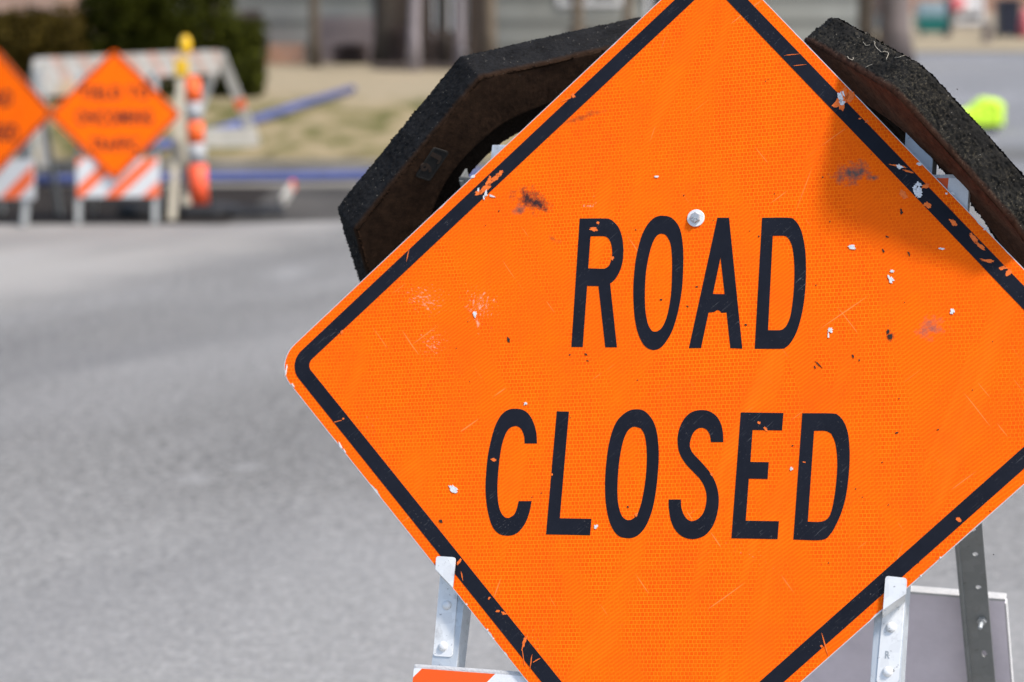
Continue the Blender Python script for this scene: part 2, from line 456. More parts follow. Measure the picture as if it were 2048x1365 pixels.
def mat_lawn(name, stops):
    t = NT(name)
    n1 = t.noise(.6, 6, .66, t.mapv(scale=(2.2, .75, 1)), .9); n2 = t.noise(14, 4, .7)
    f = t.math('ADD', t.math('MULTIPLY', n1, .85), t.math('MULTIPLY', n2, .15))
    col = t.ramp(f, stops)
    sep = t.node('ShaderNodeSeparateXYZ'); t.L.new(t.co, sep.inputs[0])
    e = t.math('ADD', sep.outputs[1], t.math('MULTIPLY', n1, 5.0))
    col = t.mix(t.rng(e, 34.2, 37.0, 0, .9), col, (.275, .225, .15))       # the bleached upper part of the lawn
    col = t.mix(t.rng(e, 26.6, 27.6, .6, 0), col, (.14, .10, .058))        # worn turf along the kerb
    t.bump(n2, .5, .03)
    return t.fin(col, .9, 0, .1)

M = {}
M['sheeting'] = mat_sheeting('orange_prismatic_sheeting')
M['sheeting_far'] = mat_sheeting('orange_sheeting', False)
M['vinyl'] = mat_letter()
M['alu'] = plain('raw_aluminium_edge', (.62, .61, .59), .5, .1, 40, .3)
M['chip'] = plain('bare_metal_chip', (.68, .67, .65), .5, .3, 320, .2)
M['peel'] = plain('peeled_orange', (.90, .15, .012), .6, .35, 300)
M['black_chip'] = plain('black_scuff', (.02, .014, .01), .8, .3, 200)
M['galv'] = mat_galv()
M['galv_bright'] = mat_galv('zinc_plated_steel', (.75, .745, .725), .45, .2)
M['bolt'] = mat_galv('bolt_steel', (.46, .46, .45), .3, .6)
M['leg'] = mat_galv('weathered_angle_iron', (.24, .245, .235), .55, .3)
M['far_steel'] = plain('dull_far_steel', (.34, .345, .33), .6, .15, 8, .1, .15)
M['rubber_l'] = mat_rubber('soil_stained_rubber', (.026, .0135, .0075), (.0115, .0112, .0115), (.026, .026, .026), .2196 * 1.05)
M['rubber_r'] = mat_rubber('dusty_rubber', (.075, .032, .018), (.016, .015, .0135), (.105, .088, .06), .214 * 1.050)
M['rubber_b'] = plain('black_rubber', (.012, .012, .013), .8, .3, 20)
M['root'] = plain('dry_root', (.36, .32, .25), .8, .3, 100)
M['plastic_back'] = plain('grey_white_plastic', (.80, .72, .775), .55, .14, 7, bump=.05)
M['plastic_white'] = plain('white_plastic_edge', (.52, .51, .50), .5, .12, 60, bump=.3, bscale=300)
M['cream'] = plain('cream_painted_timber', (.33, .295, .225), .7, .18, 9)
M['oldwhite'] = plain('old_white_paint', (.42, .395, .35), .7, .2, 7)
M['tube'] = plain('orange_red_plastic', (.86, .125, .018), .5, .15, 9)
M['tubered'] = plain('faded_red_plastic', (.80, .095, .03), .5, .2, 14)
M['tubewhite'] = plain('white_reflective_band', (.36, .36, .36), .5, .12, 12)
M['yellow'] = plain('yellow_lens', (.86, .50, .008), .35, .1, 20)
M['yellowcase'] = plain('yellow_case', (.80, .47, .02), .5, .15, 20)
M['pipe'] = plain('blue_plastic_pipe', (.070, .090, .225), .5, .45, 2.4, spec=.25)
PA, PB = ground(0, 612), ground(700, 456)
M['asphalt'] = mat_asphalt('asphalt', (.160, .155, .1455), pale=(PA.xy, PB.xy))
M['asphalt_far'] = mat_asphalt('side_asphalt', (.178, .178, .182), .8)
M['concrete'] = mat_asphalt('dusty_concrete', (.275, .262, .245), .6, .5)
M['kerb'] = plain('kerb_concrete', (.20, .183, .155), .9, .3, 1.5, spec=.1)
M['dirt'] = plain('dark_brown_ground', (.024, .020, .017), .9, .5, 1.4, bump=.5, bscale=30, spec=.05)  # dark brown ground tone for the strip before the gutter
M['grey_ground'] = plain('dark_grey_ground', (.066, .061, .055), .9, .4, 2.0, bump=.5, bscale=30, spec=.05)
M['lawn'] = mat_lawn('winter_lawn', [(.40, (.066, .066, .018)), (.475, (.135, .118, .045)), (.53, (.215, .170, .088)), (.62, (.265, .208, .120))])
M['verge'] = mat_lawn('winter_verge', [(.3, (.10, .095, .038)), (.6, (.175, .145, .082)), (.75, (.22, .175, .11))])
M['mulch'] = plain('dark_mulch', (.060, .042, .030), .9, .4, 3)
M['yew'] = mat_leaf('yew_leaf', (.008, .009, .001), (.040, .044, .004))
M['olive'] = mat_leaf('olive_leaf', (.018, .013, .002), (.055, .038, .006))
M['shrubwood'] = plain('shrub_twig', (.10, .07, .055), .9, .3, 8)
M['bark_pale'] = plain('pale_bark', (.25, .215, .215), .9, .3, 5, bump=.6, bscale=20)
M['bark_brown'] = plain('brown_bark', (.125, .095, .065), .9, .35, 5, bump=.6, bscale=20)
M['bark_dark'] = plain('dark_bark', (.055, .042, .030), .9, .35, 5, bump=.6, bscale=20)
M['bark_mauve'] = plain('mauve_bark', (.155, .125, .115), .9, .3, 5, bump=.6, bscale=20)
M['siding'] = mat_siding('grey_siding', (.27, .268, .235), .43, .75)
M['brick'] = mat_brick('red_brick', (.36, .17, .10))
M['brick2'] = mat_brick('orange_brick', (.55, .26, .14))
M['brickp'] = mat_brick('pink_brick', (.36, .22, .165), (.36, .31, .27))
M['found'] = plain('tan_foundation', (.42, .36, .28), .8, .15, 2)
M['roof'] = plain('grey_shingle', (.12, .115, .11), .9, .3, 12)
M['glass'] = plain('dark_window_glass', (.03, .035, .04), .1, .2, 3, spec=.6)
M['trim'] = plain('white_trim', (.70, .68, .66), .6, .1, 3)
M['door_brown'] = mat_siding('mauve_boards', (.215, .170, .160), .35, .35)
M['teal'] = plain('teal_plastic', (.012, .165, .145), .45, .2, 4)
M['tealgrey'] = plain('blue_grey_lid', (.22, .30, .33), .5, .2, 4)
M['navy'] = plain('navy_plastic', (.012, .014, .028), .5, .2, 4)
M['pinkred'] = plain('pink_red_cloth', (.62, .15, .16), .7, .2, 3)
M['hivis'] = plain('hi_vis_yellow_cloth', (.60, .88, .045), .75, .12, 6)

# ------------------------------------------------------------------ setting: ground, roads, lawn
g = nb(); 
struct('ground', sheet([(-400, -20), (400, -20), (400, 900), (-400, 900)], -.02), M['asphalt'])
struct('road', sheet([(-60, -10), (60, -10), (60, 60.3), (-60, 60.3)], 0.0), M['asphalt'])
struct('dark_strip', sheet([(-14, 19.9), (-2.35, 19.9), (-2.2, 22.75), (-14, 22.75)], .008), M['dirt'])  # strip of darker ground before the gutter
struct('grey_strip', sheet([(-2.35, 19.95), (-.9, 20.3), (.6, 21.0), (.8, 22.75), (-2.2, 22.75)], .008), M['grey_ground'])  # its right end, a less dark grey
struct('gutter', sheet([(-30, 22.78), (2.2, 22.78), (2.6, 23.95), (-30, 23.95)], .012), M['kerb'])
kb = nb(); kb2 = sheet([(-30, 23.95), (2.6, 23.95), (2.75, 24.12), (-30, 24.12)], .13)
r = bmesh.ops.extrude_face_region(kb2, geom=kb2.faces[:])
for v in r['geom']:
    if isinstance(v, bmesh.types.BMVert): v.co.z -= .15
bmesh.ops.recalc_face_normals(kb2, faces=kb2.faces[:])
struct('kerb', kb2, M['kerb'])
struct('lawn', sheet([(-40, 24.12), (2.75, 24.12), (4.2, 33), (7.0, 48), (9.2, 60.2), (-40, 60.2)], .12), M['lawn'])
struct('side_road', sheet([(2.9, 24.2), (30, 24.2), (34, 60.2), (9.3, 60.2)], .006), M['asphalt_far'])
struct('far_verge', sheet([(-60, 60.35), (90, 60.35), (90, 300), (-60, 300)], .03), M['verge'])
struct('dark_road_area', sheet([(5.2, 25.3), (9, 25.0), (9, 26.7), (5.0, 27.0)], .012), plain('dark_grey_asphalt', (.095, .092, .085), .9, .2, 2))  # darker grey stretch of the side road
struct('mulch_bed', sheet([(-2.3, 40.6), (-.2, 40.2), (.0, 43.4), (-2.6, 43.4)], .15), M['mulch'])

# ------------------------------------------------------------------ the big sign
sign = thing('road_sign', 'large orange diamond ROAD CLOSED sign in the foreground, black lettering, scuffed and chipped', 'road sign', SM)
LC, TC, RC, BC = (547, 728), (1428.8, -101.4), (2273.1, 770.4), (1281.8, 1649.5)
quad = [sg(*LC), sg(*TC), sg(*RC), sg(*BC)]
plate_out = rounded(quad, .044)
obj('sign_plate', flat([plate_out], -.0022, -.0002), M['alu'], sign, frame=SM)
face_out = rounded(inset(quad, .0009), .0435)
random.seed(4)
fo = []
for i, p in enumerate(face_out):        # nibbled edge of the sheeting
    q = face_out[(i + 1) % len(face_out)]; n = max(1, int((q - p).length / .0035)); d = (q - p); nr = Vector((-d.y, d.x)).normalized()
    cen = -p.normalized()
    for k in range(n):
        b = p + d * (k / n); a = abs(noise.noise((b.x * 38, b.y * 38, 3))); am = .0001 + (.0022 * max(0, a - .42) / .3 if (b.x < -.1 and b.y < .06) else .0009 * max(0, a - .45) / .3)
        fo.append(b - b.normalized() * am * (1 + random.random()))
FACE = [(flat([fo], -.0006, 0.0), 0)]           # the sheeting with its worn spots: one surface, one mesh
obj('border', flat([rounded(inset(quad, .0164), .031), rounded(inset(quad, .0392), .0125)], -.0001, .0004), M['vinyl'], sign, frame=SM)

def zp(P, s, ox, oy, w=0.0): return [sg(x * s + ox, y * s + oy, w) for x, y in P]
R1 = 560 / 2048; R2 = 800 / 2048
LETTERS = [
 ('ROAD', R1, 1100, 380, [
  [[(218,210),(405,210),(437,216),(462,230),(500,272),(525,335),(537,420),(535,500),(520,572),(492,632),(464,668),(440,685),(490,1152),(405,1152),(355,705),(272,703),(240,1150),(157,1150)],
   [(297,340),(392,340),(420,350),(440,376),(452,415),(456,470),(447,520),(430,557),(408,573),(385,577),(280,575)]],
  [[(822,190),(880,200),(925,240),(955,300),(972,400),(976,520),(970,680),(955,800),(930,920),(895,1030),(850,1110),(810,1155),(765,1172),(720,1162),(680,1125),(645,1050),(622,950),(612,830),(611,700),(622,560),(640,450),(670,340),(710,260),(750,215),(785,195)],
   [(815,322),(845,330),(870,365),(885,410),(893,500),(893,620),(888,740),(875,840),(855,930),(825,1000),(795,1030),(770,1038),(745,1030),(720,990),(705,930),(696,850),(695,730),(703,600),(720,500),(740,420),(765,360),(790,330)]],
  [[(1225,205),(1310,205),(1407,1162),(1320,1158),(1292,898),(1255,900),(1240,884),(1222,880),(1200,893),(1160,898),(1105,1158),(1017,1158)],
   [(1248,495),(1278,764),(1192,762)]],
  [[(1552,205),(1745,205),(1790,222),(1825,270),(1850,340),(1868,450),(1873,560),(1870,700),(1855,840),(1830,960),(1800,1050),(1760,1120),(1725,1152),(1690,1163),(1498,1163)],
   [(1630,337),(1710,337),(1740,352),(1765,395),(1780,460),(1788,560),(1787,680),(1778,800),(1760,920),(1735,985),(1710,1015),(1680,1027),(1595,1027)]]]),
 ('CLOSED', R2, 940, 780, [
  [[(343,275),(280,275),(278,240),(265,205),(245,188),(225,187),(200,200),(180,232),(162,290),(150,370),(142,460),(141,530),(147,590),(160,630),(180,653),(200,657),(225,640),(240,610),(250,570),(316,570),(305,625),(285,680),(255,722),(225,742),(190,747),(150,738),(118,705),(98,650),(85,580),(80,500),(84,420),(92,340),(108,260),(130,185),(160,130),(195,103),(235,97),(275,105),(305,130),(330,180),(341,230)]],
  [[(445,110),(507,112),(460,658),(622,661),(615,745),(390,740)]],
  [[(850,100),(890,107),(925,140),(950,190),(963,260),(967,340),(962,430),(952,520),(935,610),(905,690),(870,737),(835,757),(798,759),(760,747),(730,710),(708,650),(695,570),(692,480),(697,390),(708,300),(725,225),(750,165),(780,130),(815,107)],
   [(850,190),(875,198),(893,228),(903,280),(906,350),(902,430),(892,510),(875,590),(855,640),(830,663),(808,667),(785,655),(768,622),(757,565),(755,500),(760,410),(770,330),(785,262),(805,215),(828,193)]],
  [[(1297,268),(1235,268),(1228,230),(1212,205),(1190,195),(1165,200),(1143,222),(1130,255),(1126,285),(1135,315),(1160,345),(1195,382),(1230,425),(1255,470),(1270,520),(1274,575),(1266,635),(1245,695),(1210,740),(1170,760),(1130,764),(1085,750),(1050,715),(1028,665),(1018,600),(1018,562),(1080,562),(1083,605),(1098,645),(1120,668),(1142,672),(1170,660),(1195,630),(1208,590),(1212,545),(1202,500),(1180,460),(1148,425),(1110,385),(1080,340),(1066,295),(1064,240),(1076,190),(1100,145),(1135,115),(1180,104),(1225,110),(1262,135),(1285,175),(1295,220)]],
  [[(1387,116),(1605,119),(1598,208),(1447,206),(1436,369),(1530,371),(1524,457),(1428,455),(1412,670),(1582,673),(1575,765),(1339,760)]],
  [[(1702,120),(1850,121),(1885,130),(1915,165),(1935,220),(1943,290),(1944,370),(1937,460),(1925,545),(1905,620),(1875,690),(1845,740),(1800,769),(1656,767)],
   [(1762,210),(1820,211),(1850,225),(1868,265),(1878,320),(1881,390),(1876,470),(1866,550),(1850,625),(1830,660),(1795,676),(1730,675)]]])]
for word, s, ox, oy, L in LETTERS:
    for loops in L:
        obj('letter', flat([smooth_outline(zp(lp, s, ox, oy)) for lp in loops], -.0001, .0004), M['vinyl'], sign, frame=SM)

def chips(name, lst, mat, z1):
    loops = []
    for x, y, rx, ry, rot in lst:
        p = sg(x, y); loops.append(jag(p.x, p.y, rx / 1370, ry / 1370, -rot, 24 if max(rx, ry) > 3 else 9))
    for L in loops: FACE.append((flat([L], -.0001, z1), mat))
random.seed(21)
peel = [(1684, 200, 15, 24, .2), (1700, 192, 10, 12, .5), (1188, 459, 9, 4, .2), (1196, 446, 4, 2.5, .3), (1225, 517, 3, 4, 0), (970, 378, 16, 6, -.7), (958, 385, 10, 5, -.6), (990, 357, 12, 6, -.8), (1000, 348, 9, 5, -.6), (978, 364, 6, 9, .2),
        (987, 920, 6, 4, 0), (1518, 846, 4, 2.5, 0), (1531, 858, 5, 3, .5), (1273, 1030, 3, 4, 0), (1609, 925, 3, 2, 0), (1423, 949, 2.5, 3.5, -.6), (1104, 950, 1.5, 3, -.3),
        (1047, 1288, 3, 12, .15), (1052, 1280, 1.6, 9, .25), (996, 1223, 5, 2.5, .2), (1008, 1227, 6, 2.5, .3), (979, 1197, 2, 3.5, .5), (1062, 1325, 1, 16, .05), (1047, 1315, .9, 18, -.25), (1072, 1322, 10, 1, -.6),
        (1918, 1040, 6, 4, .6), (1650, 1290, 1.2, 20, -.35), (1643, 1293, 3, 3, 0), (1798, 333, 20, 2, .2), (1815, 343, 12, 2, .3), (1808, 390, 12, 7, .6), (1856, 410, 8, 6, .4), (1852, 372, 9, 5, -.5), (1906, 445, 5, 10, -.8), (1948, 478, 14, 5, .8), (1960, 492, 12, 4, .6), (1975, 522, 14, 3, .1), (2006, 537, 7, 4, .1), (2017, 546, 6, 7, .3),
        (1584, 110, 15, .7, -.08), (1599, 131, 12, .7, -.08), (1133, 200, 12, 1, -.4), (1147, 193, 6, 4, .7), (684, 665, 3, 4, 0), (1720, 238, 3, 2, 0), (1734, 243, 4, 3, 0), (676, 843, 11, 1, -.25), (687, 838, 3, 2, 0), (816, 510, 1, 14, .1), (918, 1125, 3, 8, .5), (924, 1152, 1.2, 9, -.3)]
chips('peeled_patch', peel, 1, .0007)
white = [(1681, 196, 5, 12, -.25), (1684, 206, 7, 6, 0), (1687, 188, 2, 8, -.4), (950, 629, 4, 7, 0), (1661, 660, 5, 5, .3), (1657, 671, 1.5, 6, -.1), (1705, 495, 8, 5, .5), (1782, 560, 5, 9, -.3), (1784, 543, 5, 3, .3), (1905, 623, 5, 5, 0), (908, 979, 13, 6, .5), (1051, 808, 4, 3, 0), (1192, 1054, 4.5, 4, 0), (1583, 938, 4, 4, 0),
         (1837, 387, 9, 12, .1), (1830, 376, 5, 5, 0), (1837, 369, 8, 4, .3), (1799, 334, 7, 5, .4), (1839, 329, 6, 3, 0), (972, 388, 3, 7, 0), (968, 396, 1.5, 6, -.2), (984, 393, 7, 2, .3), (957, 380, 2, 5, 0), (1883, 498, 6, 2, .1), (1313, 354, 6, 2, .05), (947, 353, 5, 4, -.6), (1906, 388, 4, 2.5, .7), (1893, 388, 3, 2, .6), (1971, 458, 5, 2, -.8), (1770, 1222, 3, 3, 0),
         (681, 891, 2, 8, -.66), (690, 903, 1.5, 5, -.66), (572.5, 742, 1.6, 13, .05), (586, 771, 1.6, 7, -.65), (975, 1260, 2, 2, 0), (987, 1278, 2, 2, 0), (933, 1209, 2, 2, 0), (1809, 236, 2, 1, -.8), (1881, 1116, 2, 2, 0), (1842, 1152, 2, 2, 0)]
chips('paint_chip', white, 2, .0009)
random.seed(5)
blk = [(1780, 674, 5, 5, 0), (1776, 664, 3, 5, .2), (1706, 713, 1.6, 4, -.4), (1719, 721, 1.5, 2, 0), (1630, 735, 1.5, 3, -.5), (1637, 729, 9, 1.2, .72), (1172, 709, 3, 1.5, .5), (1140, 710, 2, 1.5, 0), (1176, 722, 3, 1, .3), (1394, 574, 3, 1.2, 0), (1322, 600, 3, 2, .5), (1375, 613, 3, 1, .6), (1492, 650, 3, 2, 0), (1518, 473, 1.5, 2, 0), (1368, 391, 1, 2, 0), (1256, 1014, 2, 2, 0), (1017, 680, 3, 7, -.4), (882, 1043, 5, 3, .5), (1794, 866, 4, 1.5, -.3), (1876, 860, 2, 1.5, 0), (1803, 424, 3, 6, -.3), (1774, 474, 4, 1.5, .4), (1767, 502, 1.5, 5, -.5), (1818, 508, 1.5, 5, -.5)]
for k in range(46): blk.append((random.uniform(900, 2000), random.uniform(150, 1150), random.uniform(.7, 1.7), random.uniform(.6, 1.4), random.random() * 3))
chips('black_fleck', blk, 3, .0007)
bm = nb()
for me, mi in FACE:
    n0 = len(bm.faces); bm.from_mesh(me); bpy.data.meshes.remove(me); bm.faces.ensure_lookup_table()
    for f in bm.faces[n0:]: f.material_index = mi
obj('sign_face', bm, [M['sheeting'], M['peel'], M['chip'], M['black_chip']], sign, frame=SM)

# centre bolt
p = sg(1392, 437)
B = SM @ Matrix.Translation((p.x, p.y, 0))
wsh = lathe(nb(), [(.0130, -.0001), (.0130, .0016), (.0125, .0019), (.0040, .0020)], None, 40)
wo = obj('washer', wsh, M['galv_bright'], sign, frame=B)
hx = nb(); lathe(hx, [(.0079, .0019), (.0079, .0060), (.0072, .0066), (.0045, .0067)], Matrix.Rotation(.0, 4, 'Z'), 6)
bo = obj('bolt_head', hx, M['bolt'], sign, frame=B @ Matrix.Rotation(math.radians(30), 4, 'Z'))
mk = nb()
for k in range(3):
    a = math.radians(200 + 60 * k); box(mk, (.002, -.0005, .0066), (.0058, .0005, .0071), .0001, Matrix.Rotation(a, 4, 'Z'))
obj('grade_mark', mk, M['leg'], bo, frame=B)

# ------------------------------------------------------------------ its folding stand
ST = Matrix.Translation((SGN_C.x + .1, SGN_C.y + .3, 0))
stand = thing('sign_stand', 'folding metal and plastic barricade stand that carries the big ROAD CLOSED sign', 'sign stand', ST)
W_POST = .022                         # the posts' front, behind the sign's face
def frame_w(w): return SM @ Matrix.Translation((0, 0, -w))
up_down = .46, -1.13 / .9445
def ground_v(u):                      # where a post in the sign's plane meets the ground
    return -(SGN_C.z + u * UU.z) / VV.z
def post(uc, wd, dep, vt, mat, lean=0.0):
    """a U-shaped steel post, open at the back"""
    bm = nb(); t = .003; vb = ground_v(uc) + .012
    box(bm, (uc - wd / 2, vb, -t), (uc + wd / 2, vt, 0), .0012)
    box(bm, (uc - wd / 2 + .0002, vb + .0002, -dep), (uc - wd / 2 + t, vt - .0002, -t - .0001), .0008)
    box(bm, (uc + wd / 2 - t, vb + .0002, -dep), (uc + wd / 2 - .0002, vt - .0002, -t - .0001), .0008)
    for v in bm.verts: v.co.x += lean * (v.co.y + .42)
    return obj('front_post', bm, mat, stand, frame=frame_w(W_POST))
uL = (sg(864, 1327, W_POST).x + sg(914, 1330, W_POST).x) / 2
uR = (sg(1744, 1365, W_POST).x + sg(1797, 1361, W_POST).x) / 2
post(uL, .040, .034, sg(990, 290, W_POST).y, M['galv'], .018); post(uR, .042, .034, .40, M['galv'])

def hook(tab, plate, rivets, stamp=None):
    """a bent steel hook: tab in front of the sign, oblique step, plate on the post"""
    WT, WP = -.0062, .0205; th = .0018
    T = [sg(x, y, WT) for x, y in tab]; Pq = [sg(x, y, WP) for x, y in plate]
    def ring_r(P, idx, r):
        out = []
        for i in range(len(P)):
            if i in idx:
                a = (P[i - 1] - P[i]).normalized(); b = (P[(i + 1) % len(P)] - P[i]).normalized()
                p0, p2 = P[i] + a * r, P[i] + b * r
                for k in range(6):
                    q = k / 5; out.append(p0 * (1 - q) ** 2 + P[i] * 2 * q * (1 - q) + p2 * q * q)
            else: out.append(P[i])
        return out
    bm = nb()
    # tab corners: TL, TR, BR, BL ; plate corners: TL, TR, BR, BL
    tp = ring_r(T, (0, 1), .005); pp = ring_r(Pq, (2, 3), .005)
    for outline, w in ((tp, WT), (pp, WP)):
        me = flat([outline], -w - th, -w); bm.from_mesh(me); bpy.data.meshes.remove(me)
    # the oblique step, curved at its two bends
    n = 9
    A0, A1 = Vector((*T[3], -WT)), Vector((*T[2], -WT)); B0, B1 = Vector((*Pq[0], -WP)), Vector((*Pq[1], -WP))
    dn = (Pq[3] - Pq[0]).normalized(); dn = Vector((dn.x, dn.y, 0))
    rows = []
    for off in (0, th):
        for k in range(n + 1):
            s = k / n; e = s * s * (3 - 2 * s)
            q0 = A0.lerp(B0, s); q1 = A1.lerp(B1, s)
            z = A0.z + (B0.z - A0.z) * e - off
            rows.append((bm.verts.new((q0.x, q0.y, z)), bm.verts.new((q1.x, q1.y, z))))
    h = n + 1
    for k in range(n):
        bm.faces.new((rows[k][0], rows[k + 1][0], rows[k + 1][1], rows[k][1]))
        bm.faces.new((rows[h + k][1], rows[h + k + 1][1], rows[h + k + 1][0], rows[h + k][0]))
        bm.faces.new((rows[k][0], rows[h + k][0], rows[h + k + 1][0], rows[k + 1][0]))
        bm.faces.new((rows[k][1], rows[k + 1][1], rows[h + k + 1][1], rows[h + k][1]))
    ho = obj('hook', bm, M['galv_bright'], stand, frame=SM)
    for x, y in rivets:
        c = sg(x, y, WP); b = nb()
        lathe(b, [(.0071, -.0002), (.0070, .0012), (.0060, .0030), (.0040, .0042), (.0015, .0047)], Matrix.Translation((c.x, c.y, -WP)), 20)
        obj('rivet', b, M['galv_bright'], ho, True, frame=SM)
    if stamp:
        me = lettering(stamp[0], .02, .0068, .0105, -WP - .0001, -WP + .00025); c = sg(stamp[1], stamp[2], WP)
        me.transform(Matrix.Translation((c.x, c.y, 0)))
        obj('stamped_letter', me, mat_galv('stamped_steel', (.36, .38, .39), .2, .3), ho, frame=SM)
hook([(872, 1112.5), (911.5, 1115), (906, 1176), (871, 1139)], [(880, 1152), (915, 1189), (904, 1314.5), (866, 1312)], [(894, 1211), (886, 1293.5)])
hook([(1771, 1152), (1814, 1156.5), (1812, 1188), (1766, 1220)], [(1764, 1238), (1808.5, 1206), (1796.5, 1366), (1752.5, 1366)], [(1782, 1255.5), (1775, 1344)], ('R', 1775, 1310))

M['board'] = mat_stripes('orange_white_board', (.86, .10, .006), (.72, .72, .72), .108, math.radians(-45), 'XZ')
BW0, BW1 = .0055, .0205
def board(name, u0, u1, v0, v1, stripe, w0=BW0, w1=BW1, parent=stand, fr=SM, mats=None):
    ho = nb(); box(ho, (u0, v0, -w1), (u1, v1, -w0 - .0008), .0035)
    b = obj(name, ho, M['plastic_white'], parent, frame=fr)
    me = flat([rounded([(u0 + .001, v0 + .004), (u0 + .001, v1 - .0062), (u1 - .001, v1 - .0062), (u1 - .001, v0 + .004)], .002, 3)], -w0 - .0012, -w0)
    obj('striped_sheeting', me, stripe, b, frame=fr)
    return b
def board_mat(name, ang, off, c1=(.80, .095, .006), c2=(.70, .705, .71), width=.105):
    t = NT(name); sep = t.node('ShaderNodeSeparateXYZ'); t.L.new(t.co, sep.inputs[0])
    d = t.math('ADD', t.math('SUBTRACT', sep.outputs[0], t.math('MULTIPLY', sep.outputs[2], math.tan(ang))), off)
    m = t.math('GREATER_THAN', t.math('FRACT', t.math('DIVIDE', d, width * 2)), .5)
    dirt = t.noise(14, 6, .7)
    cell = t.voro(170, feat='DISTANCE_TO_EDGE')
    w_ = t.mix(t.rng(cell, 0, .1, .5, 0), c2, [x * 1.12 for x in c2])
    col = t.mix(m, t.mix(t.rng(dirt, .4, .8, 0, .3), c1, (.5, .1, .03)), t.mix(t.rng(dirt, .45, .8, 0, .25), w_, (.45, .43, .40)))
    return t.fin(col, .45, 0, .3)
bl = sg(827.5, 1328, BW0); bt = sg(1032, 1338.5, BW0)
vtop = bl.y
# lower board: stripe edge passes picture points (998,1341) and (973,1366)
pa = SM @ Vector((*sg(998, 1341, BW0), -BW0)); 
lx, lz = pa.x - ST.translation.x, pa.z
off = -(lx - lz * math.tan(math.radians(45)))
board('barricade_board', bl.x, -bl.x + .02, vtop - .30, vtop, board_mat('lower_board_stripes', math.radians(45), off + .105))
# upper board behind the sign
ul = sg(940.5, 351, BW0); ur = sg(1939, 372, BW0)
pb = SM @ Vector((*sg(1895, 380, BW0), -BW0)); off2 = -(pb.x - ST.translation.x - pb.z * math.tan(math.radians(8)))
board('barricade_board', ul.x, ur.x, ul.y - .20, ul.y, board_mat('upper_board_stripes', math.radians(8), off2 + .15, width=.15))

# back legs: they lean the other way, hinged to the posts' tops
AWAY = Vector((.354, .935, 0)).normalized(); SIDE = Vector((.935, -.354, 0)).normalized()
APEX = SM @ Vector((0, .31, -.060))
def back_frame(a): 
    D = (AWAY * math.sin(a) - Vector((0, 0, 1)) * math.cos(a)).normalized()
    n = SIDE.cross(-D); m4 = Matrix((SIDE, -D, n)).transposed().to_4x4(); m4.translation = APEX; return m4
def in_plane(m4, x, y, w=0.0):
    n = m4.col[2].xyz; c = m4.translation - n * w; d = ray(x, y); k = (c - EYE).dot(n) / d.dot(n); q = EYE + d * k - m4.translation
    return Vector((q.dot(m4.col[0].xyz), q.dot(m4.col[1].xyz)))
best = min((abs(in_plane(back_frame(math.radians(a / 4)), 1910, 1096).x - in_plane(back_frame(math.radians(a / 4)), 1935, 1365).x), a / 4) for a in range(40, 140))
BACK_A = math.radians(best[1]); BF = back_frame(BACK_A)
print('back leg angle', best)
e0 = in_plane(BF, 1910, 1096).x; e1 = in_plane(BF, 1966, 1075).x
vlo = -(APEX.z) / math.cos(BACK_A) + .01
def back_leg(u0, u1, holes=True):
    loops = [[(u0, vlo), (u1, vlo), (u1, -.01), (u0, -.01)]]
    hs = []
    if holes:
        for x, y, rx, ry in ((1950.7, 1109, 6, 5.4), (1957, 1175, 6, 5.4), (1968.5, 1308, 5.5, 10)):
            c = in_plane(BF, x, y); hs.append([(c.x + rx / 1290 * math.cos(k * PI / 10), c.y + ry / 1290 * math.sin(k * PI / 10)) for k in range(20)])
        c = in_plane(BF, 1950.7, 1109)
        for k in range(1, 6): hs.append([(c.x + .0046 * math.cos(j * PI / 8), c.y + .052 * k + .0043 * math.sin(j * PI / 8)) for j in range(16)])
    bm = nb(); me = flat(loops + hs, -.003, 0); bm.from_mesh(me); bpy.data.meshes.remove(me)
    # the flange along the left edge, folded toward the viewer's left
    box(bm, (u0 - .0002, vlo, -.030), (u0 + .003, -.012, -.0032), .0008)
    # rounded shoulder that catches the light
    tube(bm, [BFl(u0 + .004, vlo + .002), BFl(u0 + .004, -.014)], .0042, 10)
    return obj('back_leg', bm, M['leg'], stand, frame=BF)
def BFl(u, v, n=0.0): return Vector((u, v, n))
bleg = back_leg(e0, e1); 
uLb = -(e0) - .03
back_leg(uLb - (e1 - e0), uLb, False)
# bolt and nut on the right back leg
c = in_plane(BF, 1964, 1240)
b = nb(); lathe(b, [(.0035, 0), (.0035, .020), (.0030, .021)], BF @ Matrix.Translation((c.x, c.y, 0)), 14)
obj('bolt', b, M['galv'], bleg, True)
b = nb(); lathe(b, [(.0078, .0002), (.0078, .0062), (.0070, .0068)], BF @ Matrix.Translation((c.x, c.y, 0)), 6)
obj('nut', b, M['bolt'], bleg)
# board on the back legs, seen from inside
bw = .033
tl, tr, br_ = in_plane(BF, 1812, 1190, bw), in_plane(BF, 2010, 1199, bw), in_plane(BF, 2030, 1365, bw)
bm = nb(); box(bm, (-tr.x + .05, tr.y - .32, -bw - .014), (tr.x, tr.y, -bw), .003)
bb = obj('back_board', bm, M['plastic_back'], stand, frame=BF)
bm = nb(); box(bm, (-tr.x + .049, tr.y - .0045, -bw - .0145), (tr.x + .0008, tr.y + .0012, -bw + .0012), .0022)
obj('board_lip', bm, M['plastic_white'], bb, frame=BF)
bm = nb()
for k in range(60):            # corrugated end of the hollow board
    v = tr.y - .009 - k * .0052; box(bm, (tr.x - .0012, v - .0042, -bw - .012), (tr.x + .0016, v, -bw + .0008), .0012)
obj('corrugated_end', bm, M['plastic_white'], bb, frame=BF)

